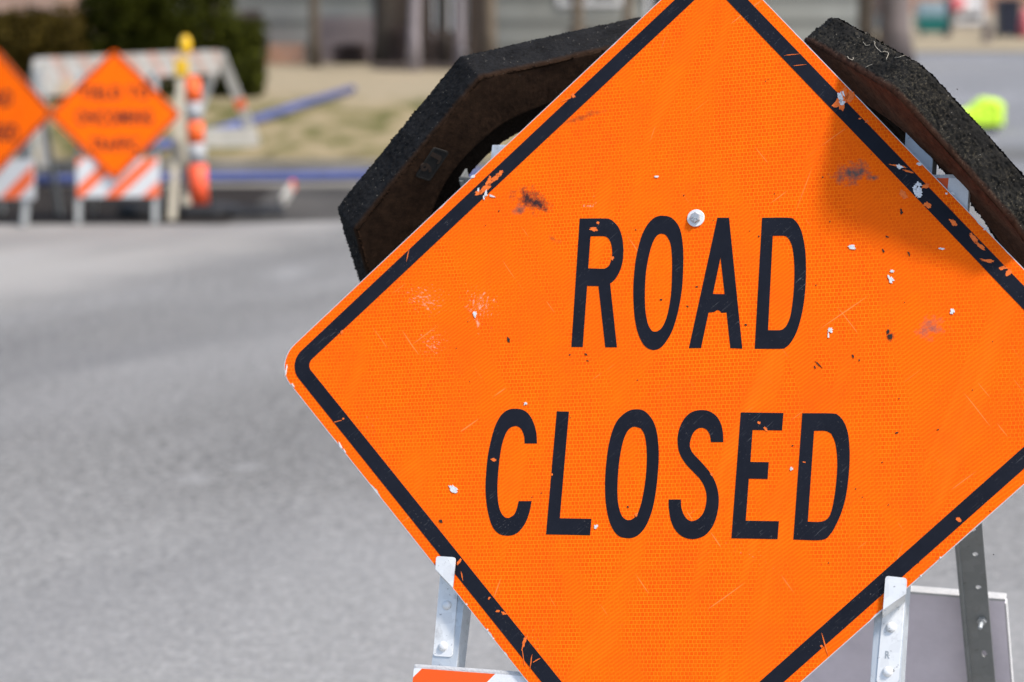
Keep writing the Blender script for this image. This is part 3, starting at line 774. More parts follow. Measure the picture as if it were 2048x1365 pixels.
# ------------------------------------------------------------------ rubber weights hung over the posts
def to_world(v): return Vector((v[0], v[2] * cp + v[1] * sp, v[1] * cp - v[2] * sp))
def ring_mesh(c, e1, e2, ax, rho, hole, th, NTH=820, bev=.007, seed=0, amp=.0020, lip=.045):
    e3 = e1.cross(e2); s = 1 if e3.dot(ax) > 0 else -1
    Mx = Matrix((e1, e2, e3)).transposed().to_4x4(); Mx.translation = c
    prof = []                       # (blend hole..outer 0..1, z, shrink of the outer edge)
    nf, nw = 30, 26
    for k in range(nf): prof.append((k / nf, 0, 0))
    for k in range(6): a = k / 5 * PI / 2; prof.append((1, bev * (1 - math.cos(a)) , bev * (1 - math.sin(a))))
    for k in range(1, nw): prof.append((1, bev + (th - 2 * bev) * k / nw, 0))
    for k in range(6): a = k / 5 * PI / 2; prof.append((1, th - bev * (1 - math.sin(a)), bev * (1 - math.cos(a))))
    for k in range(nf): prof.append((1 - (k + .5) / nf, th, 0))
    nl = 14
    for k in range(nl): prof.append((('in', lip * k / nl), th, 0))
    for k in range(10): prof.append((('in', lip), th - (th - .024) * k / 10, 0))
    for k in range(nl): prof.append((('in', lip * (1 - k / nl)), .024, 0))
    for k in range(8): prof.append((('in', 0), .024 * (1 - k / 8), 0))
    bm = nb(); rows = []
    for i in range(NTH):
        t = 2 * PI * i / NTH; R = rho(t); row = []
        for bl_, z, sh in prof:
            r = hole - bl_[1] if isinstance(bl_, tuple) else hole + (R - sh - hole) * bl_
            p = Vector((r * math.cos(t), r * math.sin(t), z * s)); row.append(bm.verts.new(p))
        rows.append(row)
    m = len(prof)
    for i in range(NTH):
        a, b = rows[i], rows[(i + 1) % NTH]
        for j in range(m):
            k = (j + 1) % m
            bm.faces.new((a[j], b[j], b[k], a[k]) if s > 0 else (a[j], a[k], b[k], b[j]))
    bm.normal_update()
    bmesh.ops.recalc_face_normals(bm, faces=bm.faces[:])
    bm.normal_update()
    off = []
    for v in bm.verts:
        q = v.co
        edge = 1.0 if abs(q.z) > .006 else .25
        if th - .010 < abs(q.z) and math.hypot(q.x, q.y) > hole + .03: edge = 1.25
        n1 = noise.noise(q * 420 + Vector((seed, 0, 0))); n2 = noise.noise(q * 170 + Vector((0, seed, 0))); n3 = noise.noise(q * 16 + Vector((0, 0, seed)))
        off.append((amp * (n1 * .75 + n2 * .45) + max(0, n1 - .3) * amp * 2.4) * edge + n3 * .0016)
    for v, o_ in zip(bm.verts, off): v.co += v.normal * o_
    return bm, Mx, s

def octagon(ap, ph=0.0, rnd=.006):
    def f(t):
        d = ((t - ph + PI / 8) % (PI / 4)) - PI / 8
        return min(ap / math.cos(d), ap / math.cos(PI / 8) - rnd + 0 * d)
    return f
# right weight
kR = 1.050
e1 = to_world((.1754, -.108, -.9785)); e2 = to_world((-.608, .7698, -.194)); ax = to_world((.7743, .629, .0694))
cR = EYE + to_world((.6092 * kR, .1826 * kR, 3.499 * kR))
bm, Mx, s = ring_mesh(cR, e1, e2, ax, octagon(.298 * kR, PI / 8), .214 * kR, .055 * kR, seed=3, amp=.0024, lip=.095)
wr = obj('rubber_ring', bm, M['rubber_r'], thing('rubber_weight', 'dusty black octagonal rubber weight ring behind the right edge of the big sign', 'rubber weight', Mx, 'rubber weight rings hung on the big sign stand'), True, frame=Mx)
ringR = wr.parent
sgnR = s
# left weight: outline taken in its own plane
kL = 1.05
sL = .64; axL = Vector((-.62 * sL, .78 * sL, math.sqrt(1 - sL * sL)))
axc = axL.normalized(); a1 = Vector((0, 1, 0)).cross(axc).normalized(); a1 = a1 if a1.x > 0 else -a1
a2 = axc.cross(a1); a2 = a2 if a2.y > 0 else -a2
cc = Vector((0, .28, 3.62)) * kL + a1 * .1105 * kL - a2 * .1232 * kL
hexo = [Vector(p) * kL for p in ((-.1894 - .1105, -.2112 + .1232), (-.2291 - .1105, -.1342 + .1232), (-.0848 - .1105, .1218 + .1232))]
d01 = (hexo[0] - hexo[1]).normalized(); hexo[0] = hexo[1] + d01 * .235
d23 = Vector((math.cos(math.radians(16.3)), math.sin(math.radians(16.3)))); hexo.append(hexo[2] + d23 * .31)
for a in (-29, -74, -119): d = Vector((math.cos(math.radians(a)), math.sin(math.radians(a)))); hexo.append(hexo[-1] + d * .25)
def rho_poly(P, rnd=.004):
    P = [Vector(p) for p in P]
    def f(t):
        d = Vector((math.cos(t), math.sin(t))); best = 9
        for i in range(len(P)):
            a, b = P[i], P[(i + 1) % len(P)]; e = b - a; den = d.x * e.y - d.y * e.x
            if abs(den) < 1e-9: continue
            k = (a.x * e.y - a.y * e.x) / den; q = (a.x * d.y - a.y * d.x) / den
            if k > 0 and -1e-6 <= q <= 1 + 1e-6: best = min(best, k)
        return best if best < 9 else .3
    return f
bm, Mx, s = ring_mesh(EYE + to_world(cc), to_world(a1), to_world(a2), to_world(axc), rho_poly(hexo), .2196 * kL, .075 * kL, seed=9)
MxL = Mx
ringL = thing('rubber_weight', 'black octagonal rubber weight ring stained with brown soil, behind the big sign\'s left edge', 'rubber weight', Mx, 'rubber weight rings hung on the big sign stand')
obj('rubber_ring', bm, M['rubber_l'], ringL, True, frame=Mx)
# the left ring's moulded mark on a flat plate, recess shade put in as black
def on_ring(x, y, z=0.0):
    n = to_world(axc); c = EYE + to_world(cc) + n * z; d = ray(x, y); k = (c - EYE).dot(n) / d.dot(n); return MxL.inverted() @ (EYE + d * k)
q = [on_ring(*p) for p in ((833, 350), (868, 297), (893, 305), (857, 358))]
zs = q[0].z; sg_ = 1 if s > 0 else -1
fl = [Vector((v.x, v.y)) for v in q]
me = flat([rounded(fl, .002, 3)], -.0030, .0030) ; obj('recess_plate', me, plain('recess_shade_black', (.004, .0035, .003), .9, .2, 60), ringL, frame=MxL)
me = flat([rounded(inset(fl, -.0022), .003, 3), rounded(inset(fl, .0004), .002, 3)], -.0036, .0036); obj('mould_rim', me, plain('recess_rim', (.0085, .0072, .0055), .9, .3, 60), ringL, frame=MxL)
for ch, x, y in (('9', 852, 335), ('J', 869, 315)):
    me = lettering(ch, .02, .014, .022, -.0037, .0037)
    if s < 0: me.transform(Matrix.Scale(1, 4))
    d = fl[1] - fl[0]; me.transform(Matrix.Rotation(math.atan2(d.y, d.x), 4, 'Z')); c = on_ring(x, y); me.transform(Matrix.Translation((c.x, c.y, 0)))
    obj('mould_mark', me, plain('raised_rubber', (.022, .012, .007), .9, .3, 60), ringL, frame=MxL)
# dry root threads stuck to the right ring
def on_rim(x, y):
    """a point of the right ring's outer wall, by casting the line of sight at its mesh"""
    from mathutils.bvhtree import BVHTree
    global RT
    try: RT
    except NameError:
        o = [c for c in children(ringR)][0]; me = o.data
        RT = BVHTree.FromPolygons([WM[o.name] @ v.co for v in me.vertices], [p.vertices[:] for p in me.polygons])
    h = RT.ray_cast(EYE, ray(x, y).normalized()); return h[0] + h[1] * .0012 if h[0] else None
for P, r in (([(1748, 84), (1754, 97), (1762, 104), (1770, 104), (1777, 108), (1774, 116), (1770, 120)], .0007), ([(1695, 114), (1702, 120), (1707, 120), (1706, 116)], .0008), ([(1727, 85), (1733, 92), (1740, 90)], .0006), ([(1790, 116), (1800, 115), (1811, 112), (1822, 110)], .0005), ([(1788, 90), (1790, 96), (1793, 99)], .0007), ([(1732, 135), (1745, 130), (1752, 126)], .0006)):
    P = smooth_outline(P, 170, 5)[:-5]; pts = [on_rim(*p) for p in P]; pts = [p for p in pts if p]
    if len(pts) > 2: obj('root_thread', tube(nb(), pts, r * .62, 6), M['root'], ringR)
pb_ = on_rim(1788, 92)
if pb_:
    bm = nb(); bmesh.ops.create_icosphere(bm, subdivisions=2, radius=.006)
    for v in bm.verts: v.co = v.co * (1 + .5 * noise.noise(v.co * 400)) + pb_ + Vector((0, -.001, .005))
    obj('fluff', bm, M['root'], ringR)

# ------------------------------------------------------------------ the signs and barricades across the crossing
ORG = M['sheeting_far']
def far_sign(cx, cy, Y, half_px, yaw, lines, label, slabel, tilt=.16):
    C = at(cx, cy, Y); hd = half_px / FPX * Y
    Mr = Matrix.Translation(C) @ Matrix.Rotation(yaw, 4, 'Z') @ Matrix.Rotation(PI / 2 - tilt, 4, 'X')
    sgn = thing('road_sign', label, 'road sign', Mr)
    qd = [(-hd, 0), (0, hd), (hd, 0), (0, -hd)]
    obj('sign_plate', flat([rounded(qd, .045, 6)], -.004, -.001), M['alu'], sgn, frame=Mr)
    obj('sign_face', flat([rounded(qd, .044, 6)], -.0015, 0), ORG, sgn, frame=Mr)
    obj('border', flat([rounded(inset(qd, .014), .03, 6), rounded(inset(qd, .034), .012, 6)], -.0002, .001), M['vinyl'], sgn, frame=Mr)
    for txt, v, wd, ht in lines:
        me = lettering(txt, .1, wd * hd, ht * hd, -.0002, .001); me.transform(Matrix.Translation((0, v * hd, 0)))
        obj('lettering', me, M['vinyl'], sgn, frame=Mr)
    # stand
    g0 = terr(Y); Sb = Matrix.Translation((C.x, C.y + .12, g0)) @ Matrix.Rotation(yaw, 4, 'Z')
    sd = thing('sign_stand', slabel, 'sign stand', Sb)
    hs = .315
    H = C.z - g0
    for sx in (-1, 1):
        b = nb(); bar(b, (sx * hs, -.19, .0), (sx * hs, .18, H + .35), .045, .05, .004)
        obj('front_post', b, M['far_steel'], sd, frame=Sb)
    for sx in (-1, 1):
        b = nb(); bar(b, (sx * (hs - .05), .62, .0), (sx * (hs - .05), .24, H + .33), .04, .04, .004)
        obj('back_leg', b, M['leg'], sd, frame=Sb)
    return sgn, sd, Sb, hs, H
def far_board(sd, Sb, x0, x1, z0, z1, y, mat):
    b = nb(); box(b, (x0, y, z0), (x1, y + .02, z1), .004); bd = obj('barricade_board', b, M['plastic_white'], sd, frame=Sb)
    b = nb(); box(b, (x0 + .004, y - .003, z0 + .004), (x1 - .004, y - .0006, z1 - .004)); obj('striped_sheeting', b, mat, bd, frame=Sb)
sgn, sd, Sb, hs, H = far_sign(229, 230, 20.0, 133, math.radians(4), [('YIELD TO', .33, 1.06, .21), ('ONCOMING', -.04, 1.14, .23), ('TRAFFIC', -.45, .72, .21)],
    'orange diamond YIELD TO ONCOMING TRAFFIC sign standing across the crossing', 'sign stand with striped board and pale legs under the yield sign')
z0, z1 = at(0, 397, 19.85).z - terr(20), at(0, 318, 19.85).z - terr(20)
x0 = at(138, 0, 19.85).x - Sb.translation.x; x1 = at(306, 0, 19.85).x - Sb.translation.x
far_board(sd, Sb, x0, x1, z0, z1, -.165, mat_stripes('far_board_stripes', (.90, .13, .02), (.66, .655, .65), .105, math.radians(-47), 'XZ', 0, .02))
sgn, sd, Sb, hs, H = far_sign(-14, 226, 19.9, 132, math.radians(-14), [('ROAD', .22, .62, .26), ('CLOSED', -.30, .86, .26)],
    'orange diamond ROAD CLOSED sign cut off by the left edge of the photo', 'sign stand with orange and white board under the sign at the left edge')
far_board(sd, Sb, -.42, .40, z0, z1, -.165, mat_stripes('left_board_stripes', (.90, .13, .02), (.62, .61, .59), .13, math.radians(-47), 'XZ', .05, .10))

# the long white barricade rail on two A-shaped ends
RAIL = mat_stripes('worn_rail_stripes', (.52, .24, .18), (.42, .405, .39), .16, math.radians(40), 'XZ', .95)
PL, PR = at(70, 142, 22.6), at(436, 124, 25.6)
d = (PR - PL); yawr = math.atan2(d.y, d.x)
Rb = Matrix.Translation((PL.x, PL.y, terr(PL.y))) @ Matrix.Rotation(yawr, 4, 'Z')
bar_t = thing('barricade', 'long weathered barricade with worn striped rail on white A-shaped ends, behind the yield sign', 'barricade', Rb)
b = nb(); bar(b, PL, PR, .04, .24, .006); obj('rail', b, RAIL, bar_t)
def a_end(apex, feet, name='leg', w=.10):
    out = []
    for f in feet:
        b = nb(); bar(b, f, apex, w, .05, .004, Vector((0, 1, 0))); out.append(obj(name, b, M['oldwhite'], bar_t))
    return out
apR = at(440, 106, 25.7); fR = [at(513, 290, 25.9), at(372, 292, 25.6)]
legs = a_end(apR, fR)
b = nb(); bar(b, at(386, 276, 25.66), at(514, 276, 25.82), .04, .20, .005, Vector((0, 0, 1))); obj('lower_brace', b, M['oldwhite'], bar_t)
for f0, f1 in ((.40, .50),):
    b = nb(); bar(b, fR[0].lerp(apR, f0), fR[0].lerp(apR, f1), .103, .056, 0, Vector((0, 1, 0))); obj('orange_band', b, M['tube'], legs[0])
apL = at(76, 126, 22.5); fL = [at(92, 335, 22.4), at(40, 335, 22.9)]
a_end(apL, fL)
b = nb(); bar(b, at(75, 178, 22.55), at(300, 170, 24.3), .035, .14, .005); obj('rail', b, mat_stripes('worn_lower_stripes', (.47, .31, .17), (.40, .385, .35), .22, math.radians(-42), 'XZ', .7), bar_t)

# cream timber trestle with a yellow warning lamp
ap = at(364, 128, 21.3); T0 = Matrix.Translation((ap.x, ap.y, terr(ap.y)))
tr_ = thing('trestle', 'narrow cream timber trestle carrying a yellow warning lamp beside the orange post', 'trestle', T0)
for x, y, Y in ((344, 443, 20.3), (375, 437, 20.9)):
    f = ground(x, y); f = at(x, y, f.y); b = nb(); bar(b, (f.x, f.y, terr(f.y)), ap, .068, .045, .004, Vector((0, 1, 0))); obj('leg', b, M['cream'], tr_)
b = nb(); bar(b, at(352, 205, 21.2), at(376, 205, 21.25), .05, .12, .004); obj('cross_piece', b, M['cream'], tr_)
lc = at(371, 92, 21.25); b = nb(); Ml = Matrix.Translation(lc) @ Matrix.Rotation(PI / 2, 4, 'X') @ Matrix.Rotation(.35, 4, 'Y')
case = nb(); c0 = at(365, 136, 21.2); box(case, (c0.x - .065, c0.y - .05, c0.z - .07), (c0.x + .05, c0.y + .05, c0.z + .075), .015)
lamp = obj('warning_lamp', case, M['yellowcase'], tr_)
lathe(b, [(.045, -.055), (.047, -.02), (.047, .02), (.040, .05), (.016, .062)], Ml @ Matrix.Scale(1.95, 4, Vector((0, 1, 0))), 24)
obj('lamp_lens', b, M['yellow'], lamp, True)

# tall orange delineator post
pb = at(399, 402, 20.5); pt = at(384, 150, 20.5); base = Vector((pb.x, pb.y, terr(pb.y)))
dl = thing('delineator_post', 'tall orange delineator post with white bands and tilted top, beside the cream trestle', 'delineator', Matrix.Translation(base))
L = pt - pb
def onp(y): return pb + L * ((400 - y) / 252.0)
def band(y0, y1, r, mat, nm):
    b = nb(); tube(b, [onp(y0), onp((y0 + y1) / 2), onp(y1)], [r, r, r], 20); return obj(nm, b, mat, dl, True)
b = nb(); tube(b, [Vector((base.x, base.y, base.z + .06)), onp(326)], [.084, .078], 20); obj('lower_tube', b, M['tubered'], dl, True)
band(285, 241, .073, M['tube'], 'orange_tube'); band(203, 160, .069, M['tube'], 'orange_tube')
band(326.2, 285.3, .0775, M['tubewhite'], 'white_band'); band(240.7, 203.3, .0705, M['tubewhite'], 'white_band')
b = nb(); tube(b, [onp(160), onp(155), onp(150)], [.069, .055, .03], 20); obj('top_cap', b, M['tube'], dl, True)
# black rubber bases on the ground
def ground_ring(c, r, hole, h, label):
    Mg = Matrix.Translation(c); o = nb(); N = 48; prof = [(hole, 0), (r, 0), (r - .01, h * .7), (r - .05, h), (hole + .01, h)]
    rows = []
    for k in range(N):
        t = 2 * PI * k / N; f = 1 / math.cos(((t + PI / 8) % (PI / 4)) - PI / 8)
        rows.append([o.verts.new(Mg @ Vector((rr * (f if rr > hole + .02 else 1) * math.cos(t), rr * (f if rr > hole + .02 else 1) * math.sin(t), z))) for rr, z in prof])
    for k in range(N):
        a, b = rows[k], rows[(k + 1) % N]
        for j in range(len(prof)): o.faces.new((a[j], b[j], b[(j + 1) % 5], a[(j + 1) % 5]))
    bmesh.ops.recalc_face_normals(o, faces=o.faces[:])
    ob = obj('rubber_weight', o, M['rubber_b']); tag(ob, label, 'rubber weight', 'rubber weights on the ground'); return ob
gp = at(425, 412, 20.9); ground_ring(Vector((base.x + .03, base.y, terr(base.y) + .012)), .30, .10, .09, 'low black rubber base ring around the foot of the orange delineator post')
ground_ring(Vector((base.x + .42, base.y + .05, terr(base.y) + .012)), .29, .17, .07, 'black rubber ring lying flat just right of the delineator post foot')
ground_ring(Vector((base.x - .42, base.y - .02, terr(base.y - .02) + .012)), .26, .12, .09, 'black rubber ring on the ground between the yield sign and the trestle')

# blue pipes
def pipe(pts, r, label):
    b = nb(); tube(b, pts, r, 14)
    o = obj('pipe', b, M['pipe'], smooth=True); tag(o, label, 'pipe', 'blue plastic pipes by the kerb')
def gl(x, y, r, dz=.012): p = ground(x, y, dz); return Vector((p.x, p.y, p.z + r))
pipe([gl(x, y, .05, .012) for x, y in ((60, 372), (200, 370), (420, 366), (560, 365), (700, 363), (900, 361), (1000, 360))], .05, 'blue pipe lying straight along the gutter in front of the kerb')
pp = [gl(x, y, .05, .12) for x, y in ((300, 308), (420, 276), (520, 246), (600, 219), (705, 186))]
pipe(pp, .055, 'blue pipe lying slantwise up the lawn behind the delineator post')

# broken striped piece on the ground
p = ground(575, 412); Mb = Matrix.Translation((p.x, p.y, p.z + .01))
b = nb(); bar(b, (p.x - .04, p.y - .1, p.z + .03), (p.x + .03, p.y + .1, p.z + .15), .11, .03, .006, Vector((1, 0, 0)))
br2 = thing('board_scrap', 'broken bit of white and orange board lying on the ground by the blue pipe', 'debris', Mb)
obj('scrap_board', b, M['oldwhite'], br2)
b = nb(); bar(b, (p.x + .028, p.y + .095, p.z + .147), (p.x + .045, p.y + .13, p.z + .175), .112, .032, .004, Vector((1, 0, 0))); obj('orange_end', b, M['tubered'], br2)

# ------------------------------------------------------------------ shrubs
def leaf_mass(n, shape, size):
    bm = nb()
    for _ in range(n):
        p = shape(); r = size * random.uniform(.6, 1.4)
        a = Vector((random.gauss(0, 1), random.gauss(0, 1), random.gauss(0, 1))).normalized(); c = a.orthogonal().normalized(); d = a.cross(c)
        th = random.random() * 6.28; c, d = c * math.cos(th) + d * math.sin(th), d * math.cos(th) - c * math.sin(th)
        vs = [bm.verts.new(p + c * r), bm.verts.new(p + d * r * .45), bm.verts.new(p - c * r), bm.verts.new(p - d * r * .45)]
        bm.faces.new(vs)
    return bm
def hedge(name, label, x0, x1, Y, top_z, depth, mat, n, seed):
    random.seed(seed); xa, xb = at(x0, 100, Y).x, at(x1, 100, Y).x; gz = terr(Y) + .1
    h = top_z - gz; cx = (xa + xb) / 2; hw = (xb - xa) / 2
    clumps = [(cx + random.uniform(-.9, .9) * hw, Y + random.uniform(-.5, .5) * depth, gz + h * random.uniform(.05, .9), random.uniform(.16, .34) * max(.9, min(hw, h))) for _ in range(46)]
    def shape():
        while True:
            if random.random() < .55:
                X, YY, Z, R = random.choice(clumps); v = Vector((random.gauss(0, 1), random.gauss(0, 1), random.gauss(0, 1))).normalized() * R * random.uniform(.75, 1.05)
                p = Vector((X, YY, Z)) + v
            else:
                a, bq = random.uniform(-1, 1), random.uniform(-1, 1); u = random.random()
                p = Vector((cx + a * hw, Y + bq * depth / 2, gz + u * h))
                e = abs(a) ** 3 + (max(0, (p.z - gz) / h)) ** 5 * .8 + abs(bq) ** 4
                if e > 1.1 + .35 * noise.noise(p * 2.1): continue
            if abs(p.x - cx) < hw * 1.06 and gz < p.z < top_z * 1.05: return p
    tm = thing(name, label, 'shrub', (cx, Y, gz), 'evergreen shrubs along the lawn')
    obj('foliage', leaf_mass(n, shape, .055), mat, tm)
    b = nb()
    for k in range(5):
        x = cx + (k - 2) * hw * .35; tube(b, [(x, Y, gz - .1), (x + .06, Y, gz + h * .4), (x + random.uniform(-.2, .2), Y, gz + h * .8)], [.06, .04, .015], 6)
    obj('stem', b, M['bark_dark'], tm)
hedge('evergreen_shrub', 'big dark green evergreen shrub rising out of the top of the photo', 168, 468, 34.6, 3.6, 2.4, M['yew'], 26000, 1)
hedge('evergreen_shrub', 'low olive brown shrub at the left edge behind the orange signs', -120, 172, 33.6, at(0, 26, 33.6).z, 2.0, M['olive'], 20000, 2)
hedge('evergreen_shrub', 'small round dark shrub on the lawn just right of the big evergreen shrub', 440, 524, 34.2, at(0, 40, 34.2).z, 1.1, M['yew'], 9000, 3)

# ------------------------------------------------------------------ houses
def wall_box(bm, x0, x1, y0, y1, z0, z1): return box(bm, (x0, y0, z0), (x1, y1, z1))
def xs(px, Y): return at(px, 60, Y).x
def house(label, x0, x1, Y, depth, h, wall_m, wins, base=None, roof_h=2.0, extra=None, base_h=.0):
    gz = terr(Y) + .02; Mh = Matrix.Translation(((x0 + x1) / 2, Y + depth / 2, gz))
    t = thing('house', label, 'house', Mh)
    b = nb(); wall_box(b, x0, x1, Y, Y + depth, gz + base_h - .05, gz + h); obj('wall', b, wall_m, t)
    if base:
        b = nb(); wall_box(b, x0 - .03, x1 + .03, Y - .03, Y + depth + .03, gz - .3, gz + base_h - .052); obj('foundation', b, base, t)
    b = nb(); v = [b.verts.new(p) for p in ((x0 - .4, Y - .4, gz + h + .002), (x1 + .4, Y - .4, gz + h + .002), (x1 + .4, Y + depth + .4, gz + h + .002), (x0 - .4, Y + depth + .4, gz + h + .002), (x0 - .4, Y + depth / 2, gz + h + roof_h), (x1 + .4, Y + depth / 2, gz + h + roof_h))]
    for f in ((0, 1, 5, 4), (2, 3, 4, 5), (0, 4, 3), (1, 2, 5), (3, 2, 1, 0)): b.faces.new([v[i] for i in f])
    obj('roof', b, M['roof'], t)
    for wx0, wx1, wz0, wz1 in wins:
        b = nb()
        box(b, (wx0 - .08, Y - .05, gz + wz0 - .08), (wx1 + .08, Y - .002, gz + wz0), .004); box(b, (wx0 - .08, Y - .05, gz + wz1), (wx1 + .08, Y - .002, gz + wz1 + .08), .004)
        box(b, (wx0 - .08, Y - .05, gz + wz0 + .001), (wx0, Y - .002, gz + wz1 - .001), .004); box(b, (wx1, Y - .05, gz + wz0 + .001), (wx1 + .08, Y - .002, gz + wz1 - .001), .004)
        box(b, ((wx0 + wx1) / 2 - .025, Y - .045, gz + wz0 + .001), ((wx0 + wx1) / 2 + .025, Y - .004, gz + wz1 - .001), .003)
        w = obj('window', b, M['trim'], t)
        b = nb(); box(b, (wx0 + .001, Y - .02, gz + wz0 + .001), (wx1 - .001, Y - .003, gz + wz1 - .001)); obj('pane', b, M['glass'], w)
    return t, gz
YH = 44.0
house('pinkish brick house beyond the low shrub at the upper left', -16, xs(118, 43), 43.0, 8, 3.2, M['brickp'], [(-11.5, -10.3, 1.3, 2.5), (-14.5, -13.3, 1.3, 2.5)], M['found'], 2.2, base_h=.25)
t, gz = house('long pale grey house with boarded siding behind the bare trees', xs(470, YH), xs(1715, YH), YH, 9, 3.4, M['siding'], [(xs(870, YH), xs(932, YH), .35, 1.9), (xs(1300, YH), xs(1400, YH), .9, 2.2), (.9, 1.9, 1.2, 2.3)], M['found'], 2.4, base_h=.15)
b = nb(); box(b, (xs(640, YH), YH - .10, gz - .1), (xs(748, YH), YH - .003, at(0, 34, YH).z), .01); obj('garage_door', b, M['door_brown'], t)
b = nb(); box(b, (xs(520, YH - .6), YH - .62, gz - .2), (xs(602, YH - .6), YH - .004, at(0, 90, YH - .6).z), .01); obj('brick_step', b, M['brick2'], t)
b = nb(); box(b, (xs(752, YH), YH - .06, gz - .1), (xs(866, YH), YH - .003, gz + 2.3), .01); obj('porch_shade_panel', b, M['mulch'], t)  # porch opening's shade put in as a flat dark brown panel
b = nb(); box(b, (xs(934, YH), YH - .06, gz - .1), (xs(988, YH), YH - .003, gz + 2.3), .01); obj('porch_shade_panel', b, M['mulch'], t)  # second panel of the same painted-in porch shade
# far brick house on the right
YB = 78.0
t, gz = house('red brick house with white window beyond the side road at the upper right', xs(1800, YB), xs(1800, YB) + 14, YB, 9, 3.3, M['brick'], [], M['found'], 2.4, base_h=.62)
xw0, xw1 = xs(1918, YB), xs(1960, YB)
b = nb(); zb, zt = at(0, 40, YB).z, at(0, 40, YB).z + 1.35
for a in ((xw0 - .1, zb - .12, xw1 + .1, zb), (xw0 - .1, zt, xw1 + .1, zt + .1), (xw0 - .1, zb + .001, xw0, zt - .001), (xw1, zb + .001, xw1 + .1, zt - .001)): box(b, (a[0], YB - .08, a[1]), (a[2], YB - .003, a[3]), .004)
w = obj('window', b, M['trim'], t)
b = nb(); box(b, (xw0 + .001, YB - .03, zb + .001), (xw1 - .001, YB - .004, zt - .001)); obj('pane', b, M['trim'], w)
b = nb(); bmesh.ops.create_uvsphere(b, u_segments=16, v_segments=10, radius=.24)
c = at(1912, 8, YB - .2)
for v in b.verts: v.co = Vector((c.x + v.co.x * 1.3, c.y + v.co.y * .35, c.z + v.co.z * 1.0))
o = obj('wreath', b, M['pinkred'], t, True)
# bins and cart in front of it
YC = 69.0
c = at(2014, 73, YC); z = terr(YC) + .03; Mc = Matrix.Translation((c.x, c.y, z))
t = thing('wheeled_bin', 'tall dark navy wheeled bin on the verge at the upper right', 'bin', Mc)
b = nb(); box(b, (-.30, -.32, .06), (.30, .32, 1.02), .03)
for v in b.verts:
    if v.co.z < .5: v.co.x *= .86; v.co.y *= .84
obj('bin_body', b, M['navy'], t, frame=Mc)
b = nb(); box(b, (-.33, -.36, 1.022), (.33, .34, 1.10), .03); obj('bin_lid', b, M['navy'], t, frame=Mc)
for s_ in (-1, 1):
    b = nb(); lathe(b, [(.10, -.025), (.10, .025)], Matrix.Translation((s_ * .29, .28, .10)) @ Matrix.Rotation(PI / 2, 4, 'Y'), 16); obj('wheel', b, M['rubber_b'], t, frame=Mc)
c = at(1863, 56, YC + 1); z = terr(YC + 1) + .03; Mc = Matrix.Translation((c.x, c.y, z))
t = thing('garden_cart', 'teal green tub cart with pale blue cover standing in front of the brick house', 'cart', Mc)
b = nb(); box(b, (-.47, -.35, .12), (.45, .35, .55), .06)
for v in b.verts:
    if v.co.z < .3: v.co.x *= .78; v.co.y *= .8
obj('tub', b, M['teal'], t, frame=Mc)
b = nb(); box(b, (-.42, -.33, .552), (.36, .33, .98), .08); obj('cover', b, M['tealgrey'], t, frame=Mc)
b = nb(); box(b, (.36, -.30, .02), (.52, .30, 1.1), .03); obj('end_panel', b, M['navy'], t, frame=Mc)
for s_ in (-1, 1):
    b = nb(); bar(b, (s_ * .33, -.25, 0), (s_ * .33, -.25, .16), .07, .07, .005); obj('leg', b, M['navy'], t, frame=Mc)
c = at(2046, 60, 69.5); z = terr(69.5) + .03
b = nb(); lathe(b, [(.26, 0), (.28, .05), (.24, .5), (.15, .75), (.05, .82)], Matrix.Translation((c.x + .1, c.y, z)), 18)
tag(obj('red_tarp_bundle', b, M['pinkred'], smooth=True), 'pink red bundle at the right edge beside the navy bin', 'bundle')
c = at(1973, 90, 66); z = terr(66)
b = nb(); tube(b, [(c.x, c.y, z), (c.x, c.y, z + .5)], [.13, .11], 12); lathe(b, [(.16, 0), (.16, .06), (.05, .1)], Matrix.Translation((c.x, c.y, z + .5)), 12)
tag(obj('stump_post', b, M['bark_mauve']), 'short grey post on the far verge left of the navy bin', 'post')

# ------------------------------------------------------------------ bare trees
def tree(px, wpx, Y, basey_px, mat, label, lean=0.0, seed=0, H=6.0):
    random.seed(seed); g0 = terr(Y) + .08; x = at(px, 90, Y).x; r = wpx / FPX * Y / 2
    t = thing('bare_tree', label, 'tree', (x, Y, g0), 'bare trees before the pale house')
    b = nb(); pts = []; rad = []
    for k in range(9):
        s = k / 8; pts.append(Vector((x + lean * s * H + .05 * noise.noise((seed, s * 3, 0)), Y + .05 * noise.noise((0, s * 3, seed)), g0 - .1 + s * H))); rad.append(r * (1.35 if k == 0 else 1.0 - .55 * s))
    tube(b, pts, rad, 12); obj('trunk', b, mat, t, True)
    b = nb()
    for k in range(11):
        i = random.randint(4, 8); p = pts[i]; a = random.random() * 6.28; L = random.uniform(1.2, 2.4)
        q = p + Vector((math.cos(a) * L * .7, math.sin(a) * L * .7, L * .8)); m_ = p.lerp(q, .5) + Vector((random.uniform(-.15, .15), random.uniform(-.15, .15), .1))
        tube(b, [p, m_, q], [rad[i] * .45, rad[i] * .28, .012], 6)
        for j in range(4):
            q2 = q.lerp(m_, random.random()); a2 = random.random() * 6.28; tube(b, [q2, q2 + Vector((math.cos(a2) * .7, math.sin(a2) * .7, .6))], [.014, .005], 5)
    obj('crown', b, mat, t)
